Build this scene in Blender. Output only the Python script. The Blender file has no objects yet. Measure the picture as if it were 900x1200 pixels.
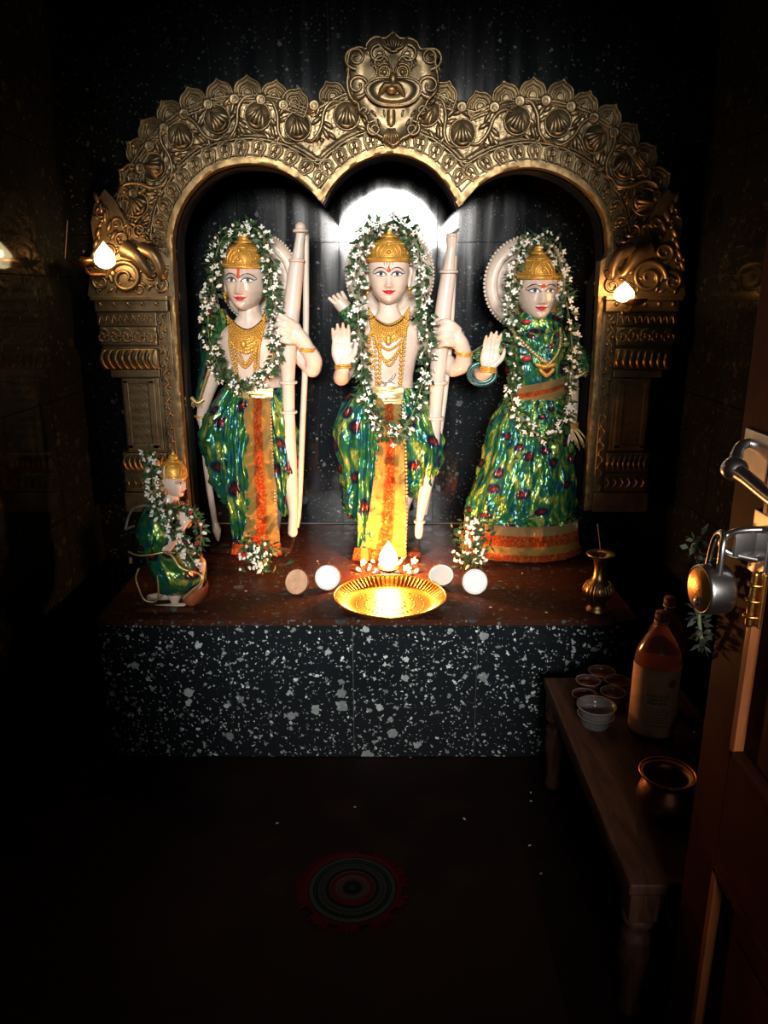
import bpy, bmesh, math, random
import numpy as np
from mathutils import Vector, Matrix, noise as mnoise
random.seed(7); np.random.seed(7)
sc = bpy.context.scene
COL = sc.collection
R = math.radians
pi = math.pi

# ------------------------------------------------------------------ camera, world, lights, exposure
PITCH = R(16.0); CAMZ = 1.5; FPX = 900.0
cam_d = bpy.data.cameras.new('camera'); cam = bpy.data.objects.new('camera', cam_d); COL.objects.link(cam)
cam.location = (0, 0, CAMZ); cam.rotation_euler = (pi/2 - PITCH, 0, 0)
cam_d.sensor_fit = 'VERTICAL'; cam_d.sensor_height = 36; cam_d.lens = 27.0
cam_d.clip_start = 0.02; cam_d.clip_end = 60
sc.camera = cam
wd = bpy.data.worlds.new('world'); sc.world = wd; wd.use_nodes = True
wd.node_tree.nodes['Background'].inputs[0].default_value = (0.6, 0.65, 0.75, 1)
wd.node_tree.nodes['Background'].inputs[1].default_value = 0.006
# daylight that falls through the high outer opening behind the photographer, past the shrine doorway
ld = bpy.data.lights.new('doorway_daylight', 'AREA'); ld.shape = 'RECTANGLE'; ld.size = 1.5; ld.size_y = 1.0
ld.energy = 22.5; ld.color = (1.0, 0.97, 0.93); ld.spread = R(26)
lo = bpy.data.objects.new('doorway_daylight', ld); COL.objects.link(lo)
lo.location = (0.12, -3.5, 2.52)
lo.rotation_euler = (Vector((0.0, 2.9, 1.14)) - Vector((0.12, -3.5, 2.52))).to_track_quat('-Z', 'Y').to_euler()
vs = sc.view_settings
vs.view_transform = 'Standard'; vs.look = 'None'; vs.exposure = 0.0; vs.gamma = 1.0; vs.use_curve_mapping = False
sc.cycles.max_bounces = 7; sc.cycles.transparent_max_bounces = 8
sc.cycles.sample_clamp_indirect = 4.0

cp, sp = math.cos(PITCH), math.sin(PITCH)
def ray(px, py):
    u = (px-450)/FPX; v = (600-py)/FPX
    return u, cp+v*sp, -sp+v*cp
def P(px, py, Y):                      # point of the photograph on the vertical plane y = Y
    u, dy, dz = ray(px, py); t = Y/dy
    return Vector((u*t, Y, CAMZ+dz*t))
def G(px, py, z):                      # point of the photograph on the level plane z
    u, dy, dz = ray(px, py); t = (z-CAMZ)/dz
    return Vector((u*t, dy*t, z))
def S(py, Y):                          # metres per pixel there
    return Y/ray(450, py)[1]/FPX

# ------------------------------------------------------------------ material helpers
def nmat(name):
    m = bpy.data.materials.new(name); m.use_nodes = True
    nt = m.node_tree; b = nt.nodes['Principled BSDF']
    return m, nt, b
def N(nt, t, **kw):
    n = nt.nodes.new(t)
    for k, v in kw.items():
        if k.startswith('i_'):
            n.inputs[k[2:].replace('_', ' ')].default_value = v
        else: setattr(n, k, v)
    return n
def L(nt, a, b): nt.links.new(a, b)
def math_n(nt, op, a, b=None, c=None):
    n = nt.nodes.new('ShaderNodeMath'); n.operation = op
    for i, v in enumerate((a, b, c)):
        if v is None: continue
        if isinstance(v, (int, float)): n.inputs[i].default_value = v
        else: nt.links.new(v, n.inputs[i])
    return n.outputs[0]
def mix(nt, fac, a, b):
    n = nt.nodes.new('ShaderNodeMix'); n.data_type = 'RGBA'
    for sck, v in ((n.inputs[0], fac), (n.inputs[6], a), (n.inputs[7], b)):
        if isinstance(v, (int, float)): sck.default_value = v
        elif isinstance(v, tuple): sck.default_value = v if len(v) == 4 else (*v, 1)
        else: nt.links.new(v, sck)
    return n.outputs[2]
def ramp(nt, fac, stops, interp='LINEAR'):
    n = nt.nodes.new('ShaderNodeValToRGB'); n.color_ramp.interpolation = interp
    el = n.color_ramp.elements
    while len(el) > 1: el.remove(el[-1])
    el[0].position = stops[0][0]; el[0].color = (*stops[0][1], 1)
    for p, c in stops[1:]:
        e = el.new(p); e.color = (*c, 1)
    nt.links.new(fac, n.inputs[0]); return n.outputs[0]
def bump(nt, b, h, strength=0.3, dist=0.01):
    n = nt.nodes.new('ShaderNodeBump'); n.inputs['Strength'].default_value = strength
    n.inputs['Distance'].default_value = dist
    nt.links.new(h, n.inputs['Height']); nt.links.new(n.outputs[0], b.inputs['Normal'])
def plain(name, col, rough=0.5, metal=0.0, var=0.15, scale=30, spec=0.5, bmp=0.0, **kw):
    m, nt, b = nmat(name)
    tc = N(nt, 'ShaderNodeTexCoord'); nz = N(nt, 'ShaderNodeTexNoise'); nz.inputs['Scale'].default_value = scale
    nz.inputs['Detail'].default_value = 4
    L(nt, tc.outputs['Object'], nz.inputs['Vector'])
    c2 = tuple(max(0, c*(1-var*1.6)) for c in col); c1 = tuple(min(1, c*(1+var)) for c in col)
    L(nt, ramp(nt, nz.outputs[0], [(0.3, c2), (0.7, c1)]), b.inputs['Base Color'])
    b.inputs['Roughness'].default_value = rough; b.inputs['Metallic'].default_value = metal
    b.inputs['Specular IOR Level'].default_value = spec
    for k, v in kw.items(): b.inputs[k.replace('_', ' ')].default_value = v
    if bmp: bump(nt, b, nz.outputs[0], bmp, 0.003)
    return m
def granite(name, base=(0.006, 0.0075, 0.009), rough=0.09, smear=0.12, gain=1.0, spec=0.5, big=0.80, size=1.0):
    m, nt, b = nmat(name)
    geo = N(nt, 'ShaderNodeNewGeometry')
    nz = N(nt, 'ShaderNodeTexNoise'); nz.inputs['Scale'].default_value = 75; nz.inputs['Detail'].default_value = 4
    L(nt, geo.outputs['Position'], nz.inputs['Vector'])
    va = N(nt, 'ShaderNodeVectorMath', operation='MULTIPLY_ADD')
    L(nt, nz.outputs['Color'], va.inputs[0]); va.inputs[1].default_value = (0.024,)*3
    L(nt, geo.outputs['Position'], va.inputs[2])
    col = base
    for sc_, lo_, hi_, amp in ((24, big, 0.50, 0.34), (58, 0.66, 0.50, 0.40), (120, 0.60, 0.48, 0.36)):
        v = N(nt, 'ShaderNodeTexVoronoi'); v.inputs['Scale'].default_value = sc_; v.distance = 'EUCLIDEAN'
        L(nt, va.outputs[0], v.inputs['Vector'])
        s = N(nt, 'ShaderNodeSeparateColor'); L(nt, v.outputs['Color'], s.inputs[0])
        thr = N(nt, 'ShaderNodeMapRange'); L(nt, s.outputs[0], thr.inputs[0])
        thr.inputs[1].default_value = lo_; thr.inputs[2].default_value = 1; thr.inputs[3].default_value = 0; thr.inputs[4].default_value = hi_*size
        chip = math_n(nt, 'LESS_THAN', v.outputs['Distance'], thr.outputs[0])
        tone = math_n(nt, 'MULTIPLY_ADD', s.outputs[1], amp*gain, 0.10*gain)
        tex = math_n(nt, 'MULTIPLY', tone, math_n(nt, 'MULTIPLY_ADD', nz.outputs[0], 0.9, 0.5))
        cc = N(nt, 'ShaderNodeCombineColor')
        L(nt, math_n(nt, 'MULTIPLY', tex, 0.90), cc.inputs[0]); L(nt, tex, cc.inputs[1]); L(nt, math_n(nt, 'MULTIPLY', tex, 0.98), cc.inputs[2])
        col = mix(nt, chip, col, cc.outputs[0])
    L(nt, col, b.inputs['Base Color'])
    # hand and water smears running down the polish
    mp = N(nt, 'ShaderNodeMapping'); mp.inputs['Scale'].default_value = (22, 22, 1.6)
    L(nt, geo.outputs['Position'], mp.inputs['Vector'])
    n2 = N(nt, 'ShaderNodeTexNoise'); n2.inputs['Scale'].default_value = 1.0; n2.inputs['Detail'].default_value = 5
    L(nt, mp.outputs[0], n2.inputs['Vector'])
    rr = N(nt, 'ShaderNodeMapRange'); L(nt, n2.outputs[0], rr.inputs[0])
    rr.inputs[1].default_value = 0.35; rr.inputs[2].default_value = 0.75; rr.inputs[3].default_value = rough; rr.inputs[4].default_value = rough+smear
    L(nt, rr.outputs[0], b.inputs['Roughness']); b.inputs['Specular IOR Level'].default_value = spec
    return m
M = {}
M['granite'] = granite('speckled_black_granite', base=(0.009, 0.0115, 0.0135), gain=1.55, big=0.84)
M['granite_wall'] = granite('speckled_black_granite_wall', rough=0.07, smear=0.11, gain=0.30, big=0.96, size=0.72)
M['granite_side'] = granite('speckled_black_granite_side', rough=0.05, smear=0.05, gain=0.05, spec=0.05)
M['granite_top'] = granite('dark_granite_top', base=(0.046, 0.015, 0.008), rough=0.26, smear=0.15, gain=0.25, spec=0.035)
M['grout'] = plain('grey_grout', (0.09, 0.09, 0.085), 0.9)
M['joint'] = plain('dark_joint', (0.012, 0.012, 0.013), 0.8)
M['floor'] = plain('dark_maroon_floor', (0.016, 0.0062, 0.0052), 0.5, var=0.3, scale=9, spec=0.08)
M['plaster'] = plain('dark_plaster', (0.02, 0.019, 0.018), 0.85)
def brass(name, base, dark, rough, scale=14, metal=1.0):
    m, nt, b = nmat(name)
    tc = N(nt, 'ShaderNodeNewGeometry'); nz = N(nt, 'ShaderNodeTexNoise'); nz.inputs['Scale'].default_value = scale
    nz.inputs['Detail'].default_value = 6; nz.inputs['Roughness'].default_value = 0.7
    L(nt, tc.outputs['Position'], nz.inputs['Vector'])
    L(nt, ramp(nt, nz.outputs[0], [(0.3, dark), (0.68, base)]), b.inputs['Base Color'])
    n2 = N(nt, 'ShaderNodeTexNoise'); n2.inputs['Scale'].default_value = 160; L(nt, tc.outputs['Position'], n2.inputs['Vector'])
    rr = N(nt, 'ShaderNodeMapRange'); L(nt, nz.outputs[0], rr.inputs[0]); rr.inputs[3].default_value = rough+0.14; rr.inputs[4].default_value = rough-0.06
    L(nt, rr.outputs[0], b.inputs['Roughness'])
    b.inputs['Metallic'].default_value = metal
    bump(nt, b, n2.outputs[0], 0.25, 0.002)
    return m
M['brass'] = brass('antique_brass_sheet', (0.28, 0.205, 0.108), (0.085, 0.060, 0.034), 0.37, metal=0.85)
M['brass_rim'] = brass('worn_gold_rim', (0.40, 0.27, 0.115), (0.08, 0.045, 0.022), 0.42, 30, metal=0.85)
M['brass_plate'] = brass('polished_brass', (0.70, 0.36, 0.08), (0.50, 0.24, 0.05), 0.27, 8)
M['gold'] = brass('gold_paint', (0.72, 0.40, 0.075), (0.50, 0.25, 0.04), 0.40, 40, metal=0.55)
M['gold_trim'] = brass('gold_lace', (0.72, 0.55, 0.25), (0.4, 0.28, 0.11), 0.36, 60, metal=0.7)
def marble(name, stops):
    m, nt, b = nmat(name)
    g = N(nt, 'ShaderNodeNewGeometry'); nz = N(nt, 'ShaderNodeTexNoise'); nz.inputs['Scale'].default_value = 9; nz.inputs['Detail'].default_value = 5
    L(nt, g.outputs['Position'], nz.inputs['Vector'])
    L(nt, ramp(nt, nz.outputs[0], stops), b.inputs['Base Color'])
    b.inputs['Roughness'].default_value = 0.27
    b.inputs['Subsurface Weight'].default_value = 0.15; b.inputs['Subsurface Radius'].default_value = (0.02, 0.012, 0.008)
    b.inputs['Subsurface Scale'].default_value = 0.4
    return m
M['marble_face'] = marble('white_glazed_marble', [(0.3, (0.68, 0.63, 0.61)), (0.65, (0.80, 0.765, 0.75))])
M['marble'] = marble('warm_marble', [(0.3, (0.52, 0.385, 0.305)), (0.65, (0.69, 0.55, 0.45))])
M['marble_tan'] = plain('tan_marble', (0.60, 0.47, 0.39), 0.3, var=0.08, scale=10)
M['marble_dull'] = plain('dull_marble', (0.56, 0.45, 0.36), 0.4, var=0.1, scale=14)
M['paint_black'] = plain('black_paint', (0.012, 0.010, 0.012), 0.4)
M['paint_white'] = plain('white_paint', (0.80, 0.80, 0.80), 0.3, var=0.02)
M['paint_red'] = plain('red_paint', (0.50, 0.02, 0.035), 0.3, var=0.1)
M['paint_vermilion'] = plain('vermilion_paint', (0.55, 0.045, 0.01), 0.5, var=0.15)
M['iris'] = plain('grey_iris_paint', (0.10, 0.085, 0.07), 0.3)
M['lid'] = plain('grey_lid_paint', (0.33, 0.31, 0.33), 0.35, var=0.05)
def peacock(name, sc_=6.5):
    m, nt, b = nmat(name)
    tc = N(nt, 'ShaderNodeUVMap'); 
    nz = N(nt, 'ShaderNodeTexNoise'); nz.inputs['Scale'].default_value = 7; nz.inputs['Detail'].default_value = 3
    L(nt, tc.outputs[0], nz.inputs['Vector'])
    va = N(nt, 'ShaderNodeVectorMath', operation='MULTIPLY_ADD')
    L(nt, nz.outputs['Color'], va.inputs[0]); va.inputs[1].default_value = (0.06, 0.06, 0.0); L(nt, tc.outputs[0], va.inputs[2])
    v = N(nt, 'ShaderNodeTexVoronoi'); v.voronoi_dimensions = '2D'; v.inputs['Scale'].default_value = sc_; v.inputs['Randomness'].default_value = 0.8
    L(nt, va.outputs[0], v.inputs['Vector'])
    w = N(nt, 'ShaderNodeTexNoise'); w.inputs['Scale'].default_value = 10; w.inputs['Detail'].default_value = 4; w.inputs['Distortion'].default_value = 1.6
    mp = N(nt, 'ShaderNodeMapping'); mp.inputs['Scale'].default_value = (1.7, 0.55, 1); L(nt, tc.outputs[0], mp.inputs[0]); L(nt, mp.outputs[0], w.inputs['Vector'])
    feather = ramp(nt, w.outputs[0], [(0.30, (0.004, 0.02, 0.035)), (0.40, (0.01, 0.10, 0.12)), (0.47, (0.015, 0.12, 0.035)),
                                      (0.55, (0.075, 0.19, 0.035)), (0.62, (0.36, 0.42, 0.10)), (0.68, (0.02, 0.10, 0.04)), (0.78, (0.02, 0.08, 0.14))])
    eye = ramp(nt, v.outputs['Distance'], [(0.0, (0.30, 0.03, 0.025)), (0.07, (0.12, 0.012, 0.012)), (0.14, (0.010, 0.012, 0.022)),
                                           (0.20, (0.012, 0.03, 0.06)), (0.27, (0.03, 0.14, 0.15))])
    sc2 = N(nt, 'ShaderNodeSeparateColor'); L(nt, v.outputs['Color'], sc2.inputs[0])
    fac = math_n(nt, 'MULTIPLY', ramp(nt, v.outputs['Distance'], [(0.20, (1, 1, 1)), (0.27, (0, 0, 0))]), math_n(nt, 'GREATER_THAN', sc2.outputs[0], 0.30))
    L(nt, mix(nt, fac, feather, eye), b.inputs['Base Color'])
    b.inputs['Roughness'].default_value = 0.27; b.inputs['Metallic'].default_value = 0.45
    b.inputs['Sheen Weight'].default_value = 0.0
    n3 = N(nt, 'ShaderNodeTexNoise'); n3.inputs['Scale'].default_value = 10; n3.inputs['Detail'].default_value = 3; L(nt, mp.outputs[0], n3.inputs['Vector'])
    bump(nt, b, n3.outputs[0], 0.6, 0.045)
    return m
M['peacock'] = peacock('peacock_print_satin')
def brocade(name, stops, rough=0.34):      # stripes across u, sparkling thread
    m, nt, b = nmat(name)
    uv = N(nt, 'ShaderNodeUVMap'); sx = N(nt, 'ShaderNodeSeparateXYZ'); L(nt, uv.outputs[0], sx.inputs[0])
    nz = N(nt, 'ShaderNodeTexNoise'); nz.inputs['Scale'].default_value = 60; L(nt, uv.outputs[0], nz.inputs['Vector'])
    u = math_n(nt, 'MULTIPLY_ADD', math_n(nt, 'SUBTRACT', nz.outputs[0], 0.5), 0.10, sx.outputs[0])
    v0 = N(nt, 'ShaderNodeTexVoronoi'); v0.inputs['Scale'].default_value = 26; L(nt, uv.outputs[0], v0.inputs['Vector'])
    s0 = N(nt, 'ShaderNodeSeparateColor'); L(nt, v0.outputs['Color'], s0.inputs[0])
    spark = math_n(nt, 'MULTIPLY', math_n(nt, 'GREATER_THAN', s0.outputs[0], 0.62), 0.6)
    L(nt, mix(nt, spark, ramp(nt, u, stops, 'CONSTANT'), (0.75, 0.40, 0.10)), b.inputs['Base Color'])
    b.inputs['Roughness'].default_value = rough; b.inputs['Metallic'].default_value = 0.5
    v = N(nt, 'ShaderNodeTexVoronoi'); v.inputs['Scale'].default_value = 90; L(nt, uv.outputs[0], v.inputs['Vector'])
    bump(nt, b, v.outputs['Distance'], 0.8, 0.012)
    return m
GO = (0.62, 0.42, 0.13); RD = (0.62, 0.07, 0.015); CR = (0.50, 0.42, 0.22)
M['panel'] = brocade('gold_and_orange_brocade', [(0, CR), (0.06, GO), (0.34, (0.55, .16, .03)), (0.39, RD), (0.63, (0.55, .16, .03)), (0.68, GO), (0.93, CR)])
M['hem'] = brocade('red_and_gold_hem', [(0, CR), (0.24, RD), (0.52, GO), (0.76, RD), (1.0, CR)])
M['hem_band'] = brocade('gold_waist_band', [(0, CR), (0.38, RD), (0.62, CR)])
M['red_border'] = brocade('red_gold_border', [(0, RD), (0.3, GO), (0.6, RD)])
M['leaf'] = plain('garland_leaf', (0.035, 0.085, 0.03), 0.5, var=0.5, scale=60)
M['petal'] = plain('jasmine_petal', (0.80, 0.80, 0.72), 0.55, var=0.08)
M['teal'] = plain('teal_satin', (0.03, 0.11, 0.10), 0.3, metal=0.3, var=0.5, scale=60)
M['silver'] = plain('silver_lace', (0.42, 0.40, 0.36), 0.35, metal=0.7, var=0.2, scale=80)
M['rose'] = plain('red_rose_petal', (0.45, 0.02, 0.03), 0.5)
M['dry'] = plain('withered_leaf', (0.025, 0.03, 0.016), 0.8, var=0.5)
M['dryflower'] = plain('withered_flower', (0.05, 0.042, 0.032), 0.8, var=0.3)
M['thread'] = plain('garland_thread', (0.12, 0.16, 0.06), 0.7)
M['husk'] = plain('coconut_husk', (0.12, 0.055, 0.025), 0.9, var=0.4, scale=80, bmp=0.6)
M['flesh'] = plain('coconut_flesh', (0.66, 0.645, 0.62), 0.4, var=0.03)
def wood(name, c1, c2, rough, spec=0.5):
    m, nt, b = nmat(name)
    tc = N(nt, 'ShaderNodeNewGeometry'); mp = N(nt, 'ShaderNodeMapping'); mp.inputs['Scale'].default_value = (30, 5, 5)
    L(nt, tc.outputs['Position'], mp.inputs[0])
    nz = N(nt, 'ShaderNodeTexNoise'); nz.inputs['Scale'].default_value = 1.5; nz.inputs['Detail'].default_value = 6; nz.inputs['Distortion'].default_value = 0.8
    L(nt, mp.outputs[0], nz.inputs['Vector'])
    L(nt, ramp(nt, nz.outputs[0], [(0.3, c1), (0.7, c2)]), b.inputs['Base Color'])
    b.inputs['Roughness'].default_value = rough; bump(nt, b, nz.outputs[0], 0.15, 0.003)
    b.inputs['Specular IOR Level'].default_value = spec
    return m
M['wood_door'] = wood('polished_red_brown_wood', (0.022, 0.006, 0.0035), (0.055, 0.015, 0.007), 0.6, 0.03)
M['wood_bead'] = wood('highlit_bead', (0.20, 0.06, 0.02), (0.34, 0.11, 0.035), 0.3)  # orange-brown highlight along the bead is put into its base colour
M['wood_bench'] = wood('worn_bench_wood', (0.035, 0.013, 0.008), (0.10, 0.042, 0.026), 0.5, 0.15)
M['steel'] = plain('brushed_steel', (0.50, 0.48, 0.46), 0.28, metal=1.0, var=0.08, scale=90)
M['copper'] = brass('old_copper', (0.42, 0.17, 0.08), (0.16, 0.07, 0.035), 0.34, 10)
M['bronze'] = brass('old_bronze_vase', (0.50, 0.33, 0.13), (0.24, 0.14, 0.06), 0.3, 20)
def clear(name, col, rough=0.08, trans=1.0, ior=1.45):
    m, nt, b = nmat(name)
    nz = N(nt, 'ShaderNodeTexNoise'); nz.inputs['Scale'].default_value = 6
    L(nt, ramp(nt, nz.outputs[0], [(0.3, tuple(c*0.85 for c in col)), (0.7, col)]), b.inputs['Base Color'])
    b.inputs['Roughness'].default_value = rough
    b.inputs['Transmission Weight'].default_value = trans; b.inputs['IOR'].default_value = ior
    return m
M['cup'] = clear('clear_plastic', (0.86, 0.86, 0.86), 0.12, 0.9, 1.25)
M['cup_brown'] = clear('tea_stained_plastic', (0.50, 0.27, 0.22), 0.15, 0.85, 1.25)
M['cup_tea'] = plain('brown_cup_drink', (0.13, 0.035, 0.018), 0.2)
M['pink_plastic'] = clear('pinkish_bottle_plastic', (0.60, 0.30, 0.26), 0.15, 0.85, 1.3)
M['amber'] = clear('amber_bottle_plastic', (0.28, 0.10, 0.05), 0.15, 0.8, 1.35)
M['juice'] = plain('orange_liquid', (0.36, 0.15, 0.065), 0.35)
M['label'] = plain('cream_paper_label', (0.52, 0.32, 0.19), 0.6, var=0.12, scale=40)
M['print_green'] = plain('faded_green_print', (0.20, 0.17, 0.08), 0.6)
M['cap'] = plain('maroon_cap', (0.16, 0.035, 0.035), 0.45)
M['cap_ring'] = plain('white_cap_ring', (0.55, 0.5, 0.5), 0.45)
M['incense'] = plain('incense_stick_brown', (0.18, 0.13, 0.11), 0.8)
M['wick'] = plain('charred_wick', (0.02, 0.015, 0.01), 0.9)
M['oil'] = plain('lamp_oil', (0.30, 0.17, 0.03), 0.1)
def flame_mat(name, strength, c=(1.0, 0.62, 0.22)):
    m, nt, b = nmat(name)
    nt.nodes.remove(b); e = N(nt, 'ShaderNodeEmission'); o = nt.nodes['Material Output']
    lw = N(nt, 'ShaderNodeLayerWeight'); lw.inputs[0].default_value = 0.35
    L(nt, mix(nt, lw.outputs['Facing'], (1.0, 0.86, 0.55), c), e.inputs[0])
    e.inputs[1].default_value = strength; tr = N(nt, 'ShaderNodeBsdfTransparent'); ad = N(nt, 'ShaderNodeAddShader')
    L(nt, e.outputs[0], ad.inputs[0]); L(nt, tr.outputs[0], ad.inputs[1]); L(nt, ad.outputs[0], o.inputs[0]); return m
M['flame'] = flame_mat('flame', 8)
def mat_doily():
    m, nt, b = nmat('embroidered_mat')
    uv = N(nt, 'ShaderNodeUVMap'); s = N(nt, 'ShaderNodeSeparateXYZ'); L(nt, uv.outputs[0], s.inputs[0])
    r_ = s.outputs[1]; th = s.outputs[0]
    RED = (0.075, 0.006, 0.010); DK = (0.006, 0.008, 0.008); GR = (0.05, 0.055, 0.045); TE = (0.012, 0.036, 0.034)
    base = ramp(nt, r_, [(0, DK), (0.03, GR), (0.05, DK), (0.19, GR), (0.20, RED), (0.46, GR), (0.475, DK), (0.52, DK), (0.75, TE), (0.775, DK), (0.90, RED)], 'CONSTANT')
    # zigzag embroidery in the wide dark ring, small loops around the hub
    def zig(n, r0, r1, w):
        t = math_n(nt, 'FRACT', math_n(nt, 'MULTIPLY', th, n))
        tri = math_n(nt, 'ABSOLUTE', math_n(nt, 'MULTIPLY_ADD', t, 2, -1))
        rr = math_n(nt, 'DIVIDE', math_n(nt, 'SUBTRACT', r_, r0), r1-r0)
        a = math_n(nt, 'LESS_THAN', math_n(nt, 'ABSOLUTE', math_n(nt, 'SUBTRACT', rr, tri)), w)
        b2 = math_n(nt, 'LESS_THAN', math_n(nt, 'ABSOLUTE', math_n(nt, 'SUBTRACT', rr, math_n(nt, 'SUBTRACT', 1, tri))), w)
        inb = math_n(nt, 'MULTIPLY', math_n(nt, 'GREATER_THAN', rr, 0), math_n(nt, 'LESS_THAN', rr, 1))
        return math_n(nt, 'MULTIPLY', math_n(nt, 'MAXIMUM', a, b2), inb)
    c = mix(nt, zig(36, 0.54, 0.72, 0.16), base, GR)
    c = mix(nt, zig(15, 0.22, 0.36, 0.2), c, GR)
    c = mix(nt, zig(48, 0.80, 0.88, 0.3), c, (0.05, 0.06, 0.055))
    L(nt, c, b.inputs['Base Color']); b.inputs['Roughness'].default_value = 0.95; b.inputs['Specular IOR Level'].default_value = 0.1
    return m
M['doily'] = mat_doily()
M['fringe'] = plain('red_fringe', (0.085, 0.007, 0.010), 0.95, spec=0.1)

# ------------------------------------------------------------------ mesh helpers
ORG = {}
class MB:
    def __init__(s): s.v = []; s.f = []; s.uv = []
    def add(s, V, F, UV=None):
        o = len(s.v); s.v += [tuple(p) for p in V]; s.f += [tuple(i+o for i in f) for f in F]
        s.uv += [tuple(u) for u in UV] if UV is not None else [(0, 0)]*len(V)
    def grid(s, rows, closed=False, UV=None):       # rows of equal length
        n = len(rows); m = len(rows[0]); V = [p for r in rows for p in r]; F = []
        mm = m if closed else m-1
        for i in range(n-1):
            for j in range(mm):
                k = (j+1) % m
                F.append((i*m+j, i*m+k, (i+1)*m+k, (i+1)*m+j))
        s.add(V, F, UV)
    def cap(s, ring):
        c = sum((Vector(p) for p in ring), Vector())/len(ring)
        m = len(ring); s.add(list(ring)+[c], [(j, (j+1) % m, m) for j in range(m)])
    def sphere(s, c, r, seg=12, rng=8, sc3=(1, 1, 1), rot=None):
        rows = []
        for i in range(rng+1):
            a = -pi/2+pi*i/rng; row = []
            for j in range(seg):
                b = 2*pi*j/seg
                p = Vector((math.cos(a)*math.cos(b)*r*sc3[0], math.cos(a)*math.sin(b)*r*sc3[1], math.sin(a)*r*sc3[2]))
                if rot is not None: p = rot @ p
                row.append(Vector(c)+p)
            rows.append(row)
        s.grid(rows, True)
    def tube(s, pts, rad, seg=12, res=4, balls=False, caps=True, flat=1.0, flatdir=None):
        pts = [Vector(p) for p in pts]
        if isinstance(rad, (int, float)): rad = [rad]*len(pts)
        P2, R2 = [], []
        n = len(pts)
        for i in range(n-1):
            p0 = pts[max(i-1, 0)]; p1 = pts[i]; p2 = pts[i+1]; p3 = pts[min(i+2, n-1)]
            for k in range(res):
                t = k/res
                P2.append(0.5*((2*p1)+(p2-p0)*t+(2*p0-5*p1+4*p2-p3)*t*t+(3*p1-p0-3*p2+p3)*t**3))
                R2.append(rad[i]*(1-t)+rad[i+1]*t)
        P2.append(pts[-1]); R2.append(rad[-1])
        rows = []; ref = None
        for i, p in enumerate(P2):
            d = (P2[min(i+1, len(P2)-1)]-P2[max(i-1, 0)])
            d = d.normalized() if d.length > 1e-9 else Vector((0, 0, 1))
            if ref is None:
                if flatdir is not None: ref = Vector(flatdir)
                else: ref = Vector((0, 1, 0)) if abs(d.y) < 0.9 else Vector((1, 0, 0))
            a = (ref-d*ref.dot(d)).normalized(); b = d.cross(a); ref = a if flatdir is None else Vector(flatdir)
            rows.append([p+(a*math.cos(2*pi*j/seg)*flat+b*math.sin(2*pi*j/seg))*R2[i] for j in range(seg)])
        UV = [(j/seg, i/(len(rows)-1)) for i in range(len(rows)) for j in range(seg)]
        s.grid(rows, True, UV)
        if caps: s.cap(rows[0]); s.cap(rows[-1])
        if balls: s.sphere(P2[0], R2[0]*0.98); s.sphere(P2[-1], R2[-1]*0.98)
    def lathe(s, c, prof, seg=24, axis=None):
        c = Vector(c); rows = []
        q = Vector((0, 0, 1)).rotation_difference(Vector(axis)).to_matrix() if axis is not None else Matrix.Identity(3)
        for r, z in prof:
            rows.append([c+q @ Vector((r*math.cos(2*pi*j/seg), r*math.sin(2*pi*j/seg), z)) for j in range(seg)])
        s.grid(rows, True, [(j/seg, i/(len(rows)-1)) for i in range(len(rows)) for j in range(seg)])
        if prof[0][0] > 1e-5: s.cap(rows[0])
        if prof[-1][0] > 1e-5: s.cap(rows[-1])
    def box(s, a, b, bev=0.0):
        x0, y0, z0 = a; x1, y1, z1 = b
        if not bev:
            V = [(x, y, z) for z in (z0, z1) for y in (y0, y1) for x in (x0, x1)]
            s.add(V, [(0, 2, 3, 1), (4, 5, 7, 6), (0, 1, 5, 4), (2, 6, 7, 3), (0, 4, 6, 2), (1, 3, 7, 5)]); return
        bm = bmesh.new(); bmesh.ops.create_cube(bm, size=1)
        for v in bm.verts: v.co = Vector((x0+(v.co.x+.5)*(x1-x0), y0+(v.co.y+.5)*(y1-y0), z0+(v.co.z+.5)*(z1-z0)))
        bmesh.ops.bevel(bm, geom=bm.edges[:], offset=bev, segments=2, affect='EDGES', profile=0.7)
        bm.verts.index_update()
        s.add([v.co.copy() for v in bm.verts], [[v.index for v in f.verts] for f in bm.faces]); bm.free()
    def prism(s, poly, y0, y1):        # polygon in xz extruded along y
        n = len(poly); V = [(x, y0, z) for x, z in poly]+[(x, y1, z) for x, z in poly]
        F = [tuple(range(n)), tuple(range(2*n-1, n-1, -1))]+[(i, i+n, (i+1) % n+n, (i+1) % n) for i in range(n)]
        s.add(V, F)
    def mesh(s, name, mat, org=(0, 0, 0), smooth=True, recalc=True):
        me = bpy.data.meshes.new(name); o = Vector(org)
        me.from_pydata([tuple(Vector(p)-o) for p in s.v], [], s.f)
        uvl = me.uv_layers.new(name='UVMap'); vi = np.empty(len(me.loops), dtype=np.int32); me.loops.foreach_get('vertex_index', vi)
        uvl.data.foreach_set('uv', np.array(s.uv, dtype=np.float32)[vi].ravel())
        if recalc:
            bm = bmesh.new(); bm.from_mesh(me); bmesh.ops.recalc_face_normals(bm, faces=bm.faces); bm.to_mesh(me); bm.free()
        me.polygons.foreach_set('use_smooth', [smooth]*len(me.polygons))
        if mat is not None: me.materials.append(M[mat] if isinstance(mat, str) else mat)
        me.update(); return me
    def build(s, name, mat, parent=None, org=None, smooth=True, recalc=True):
        if parent is not None: org = ORG[parent]
        elif org is None:
            a = np.array(s.v); org = Vector(((a[:, 0].min()+a[:, 0].max())/2, (a[:, 1].min()+a[:, 1].max())/2, a[:, 2].min()))
        me = s.mesh(name, mat, org, smooth, recalc)
        return link(name, me, parent, org)
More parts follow.
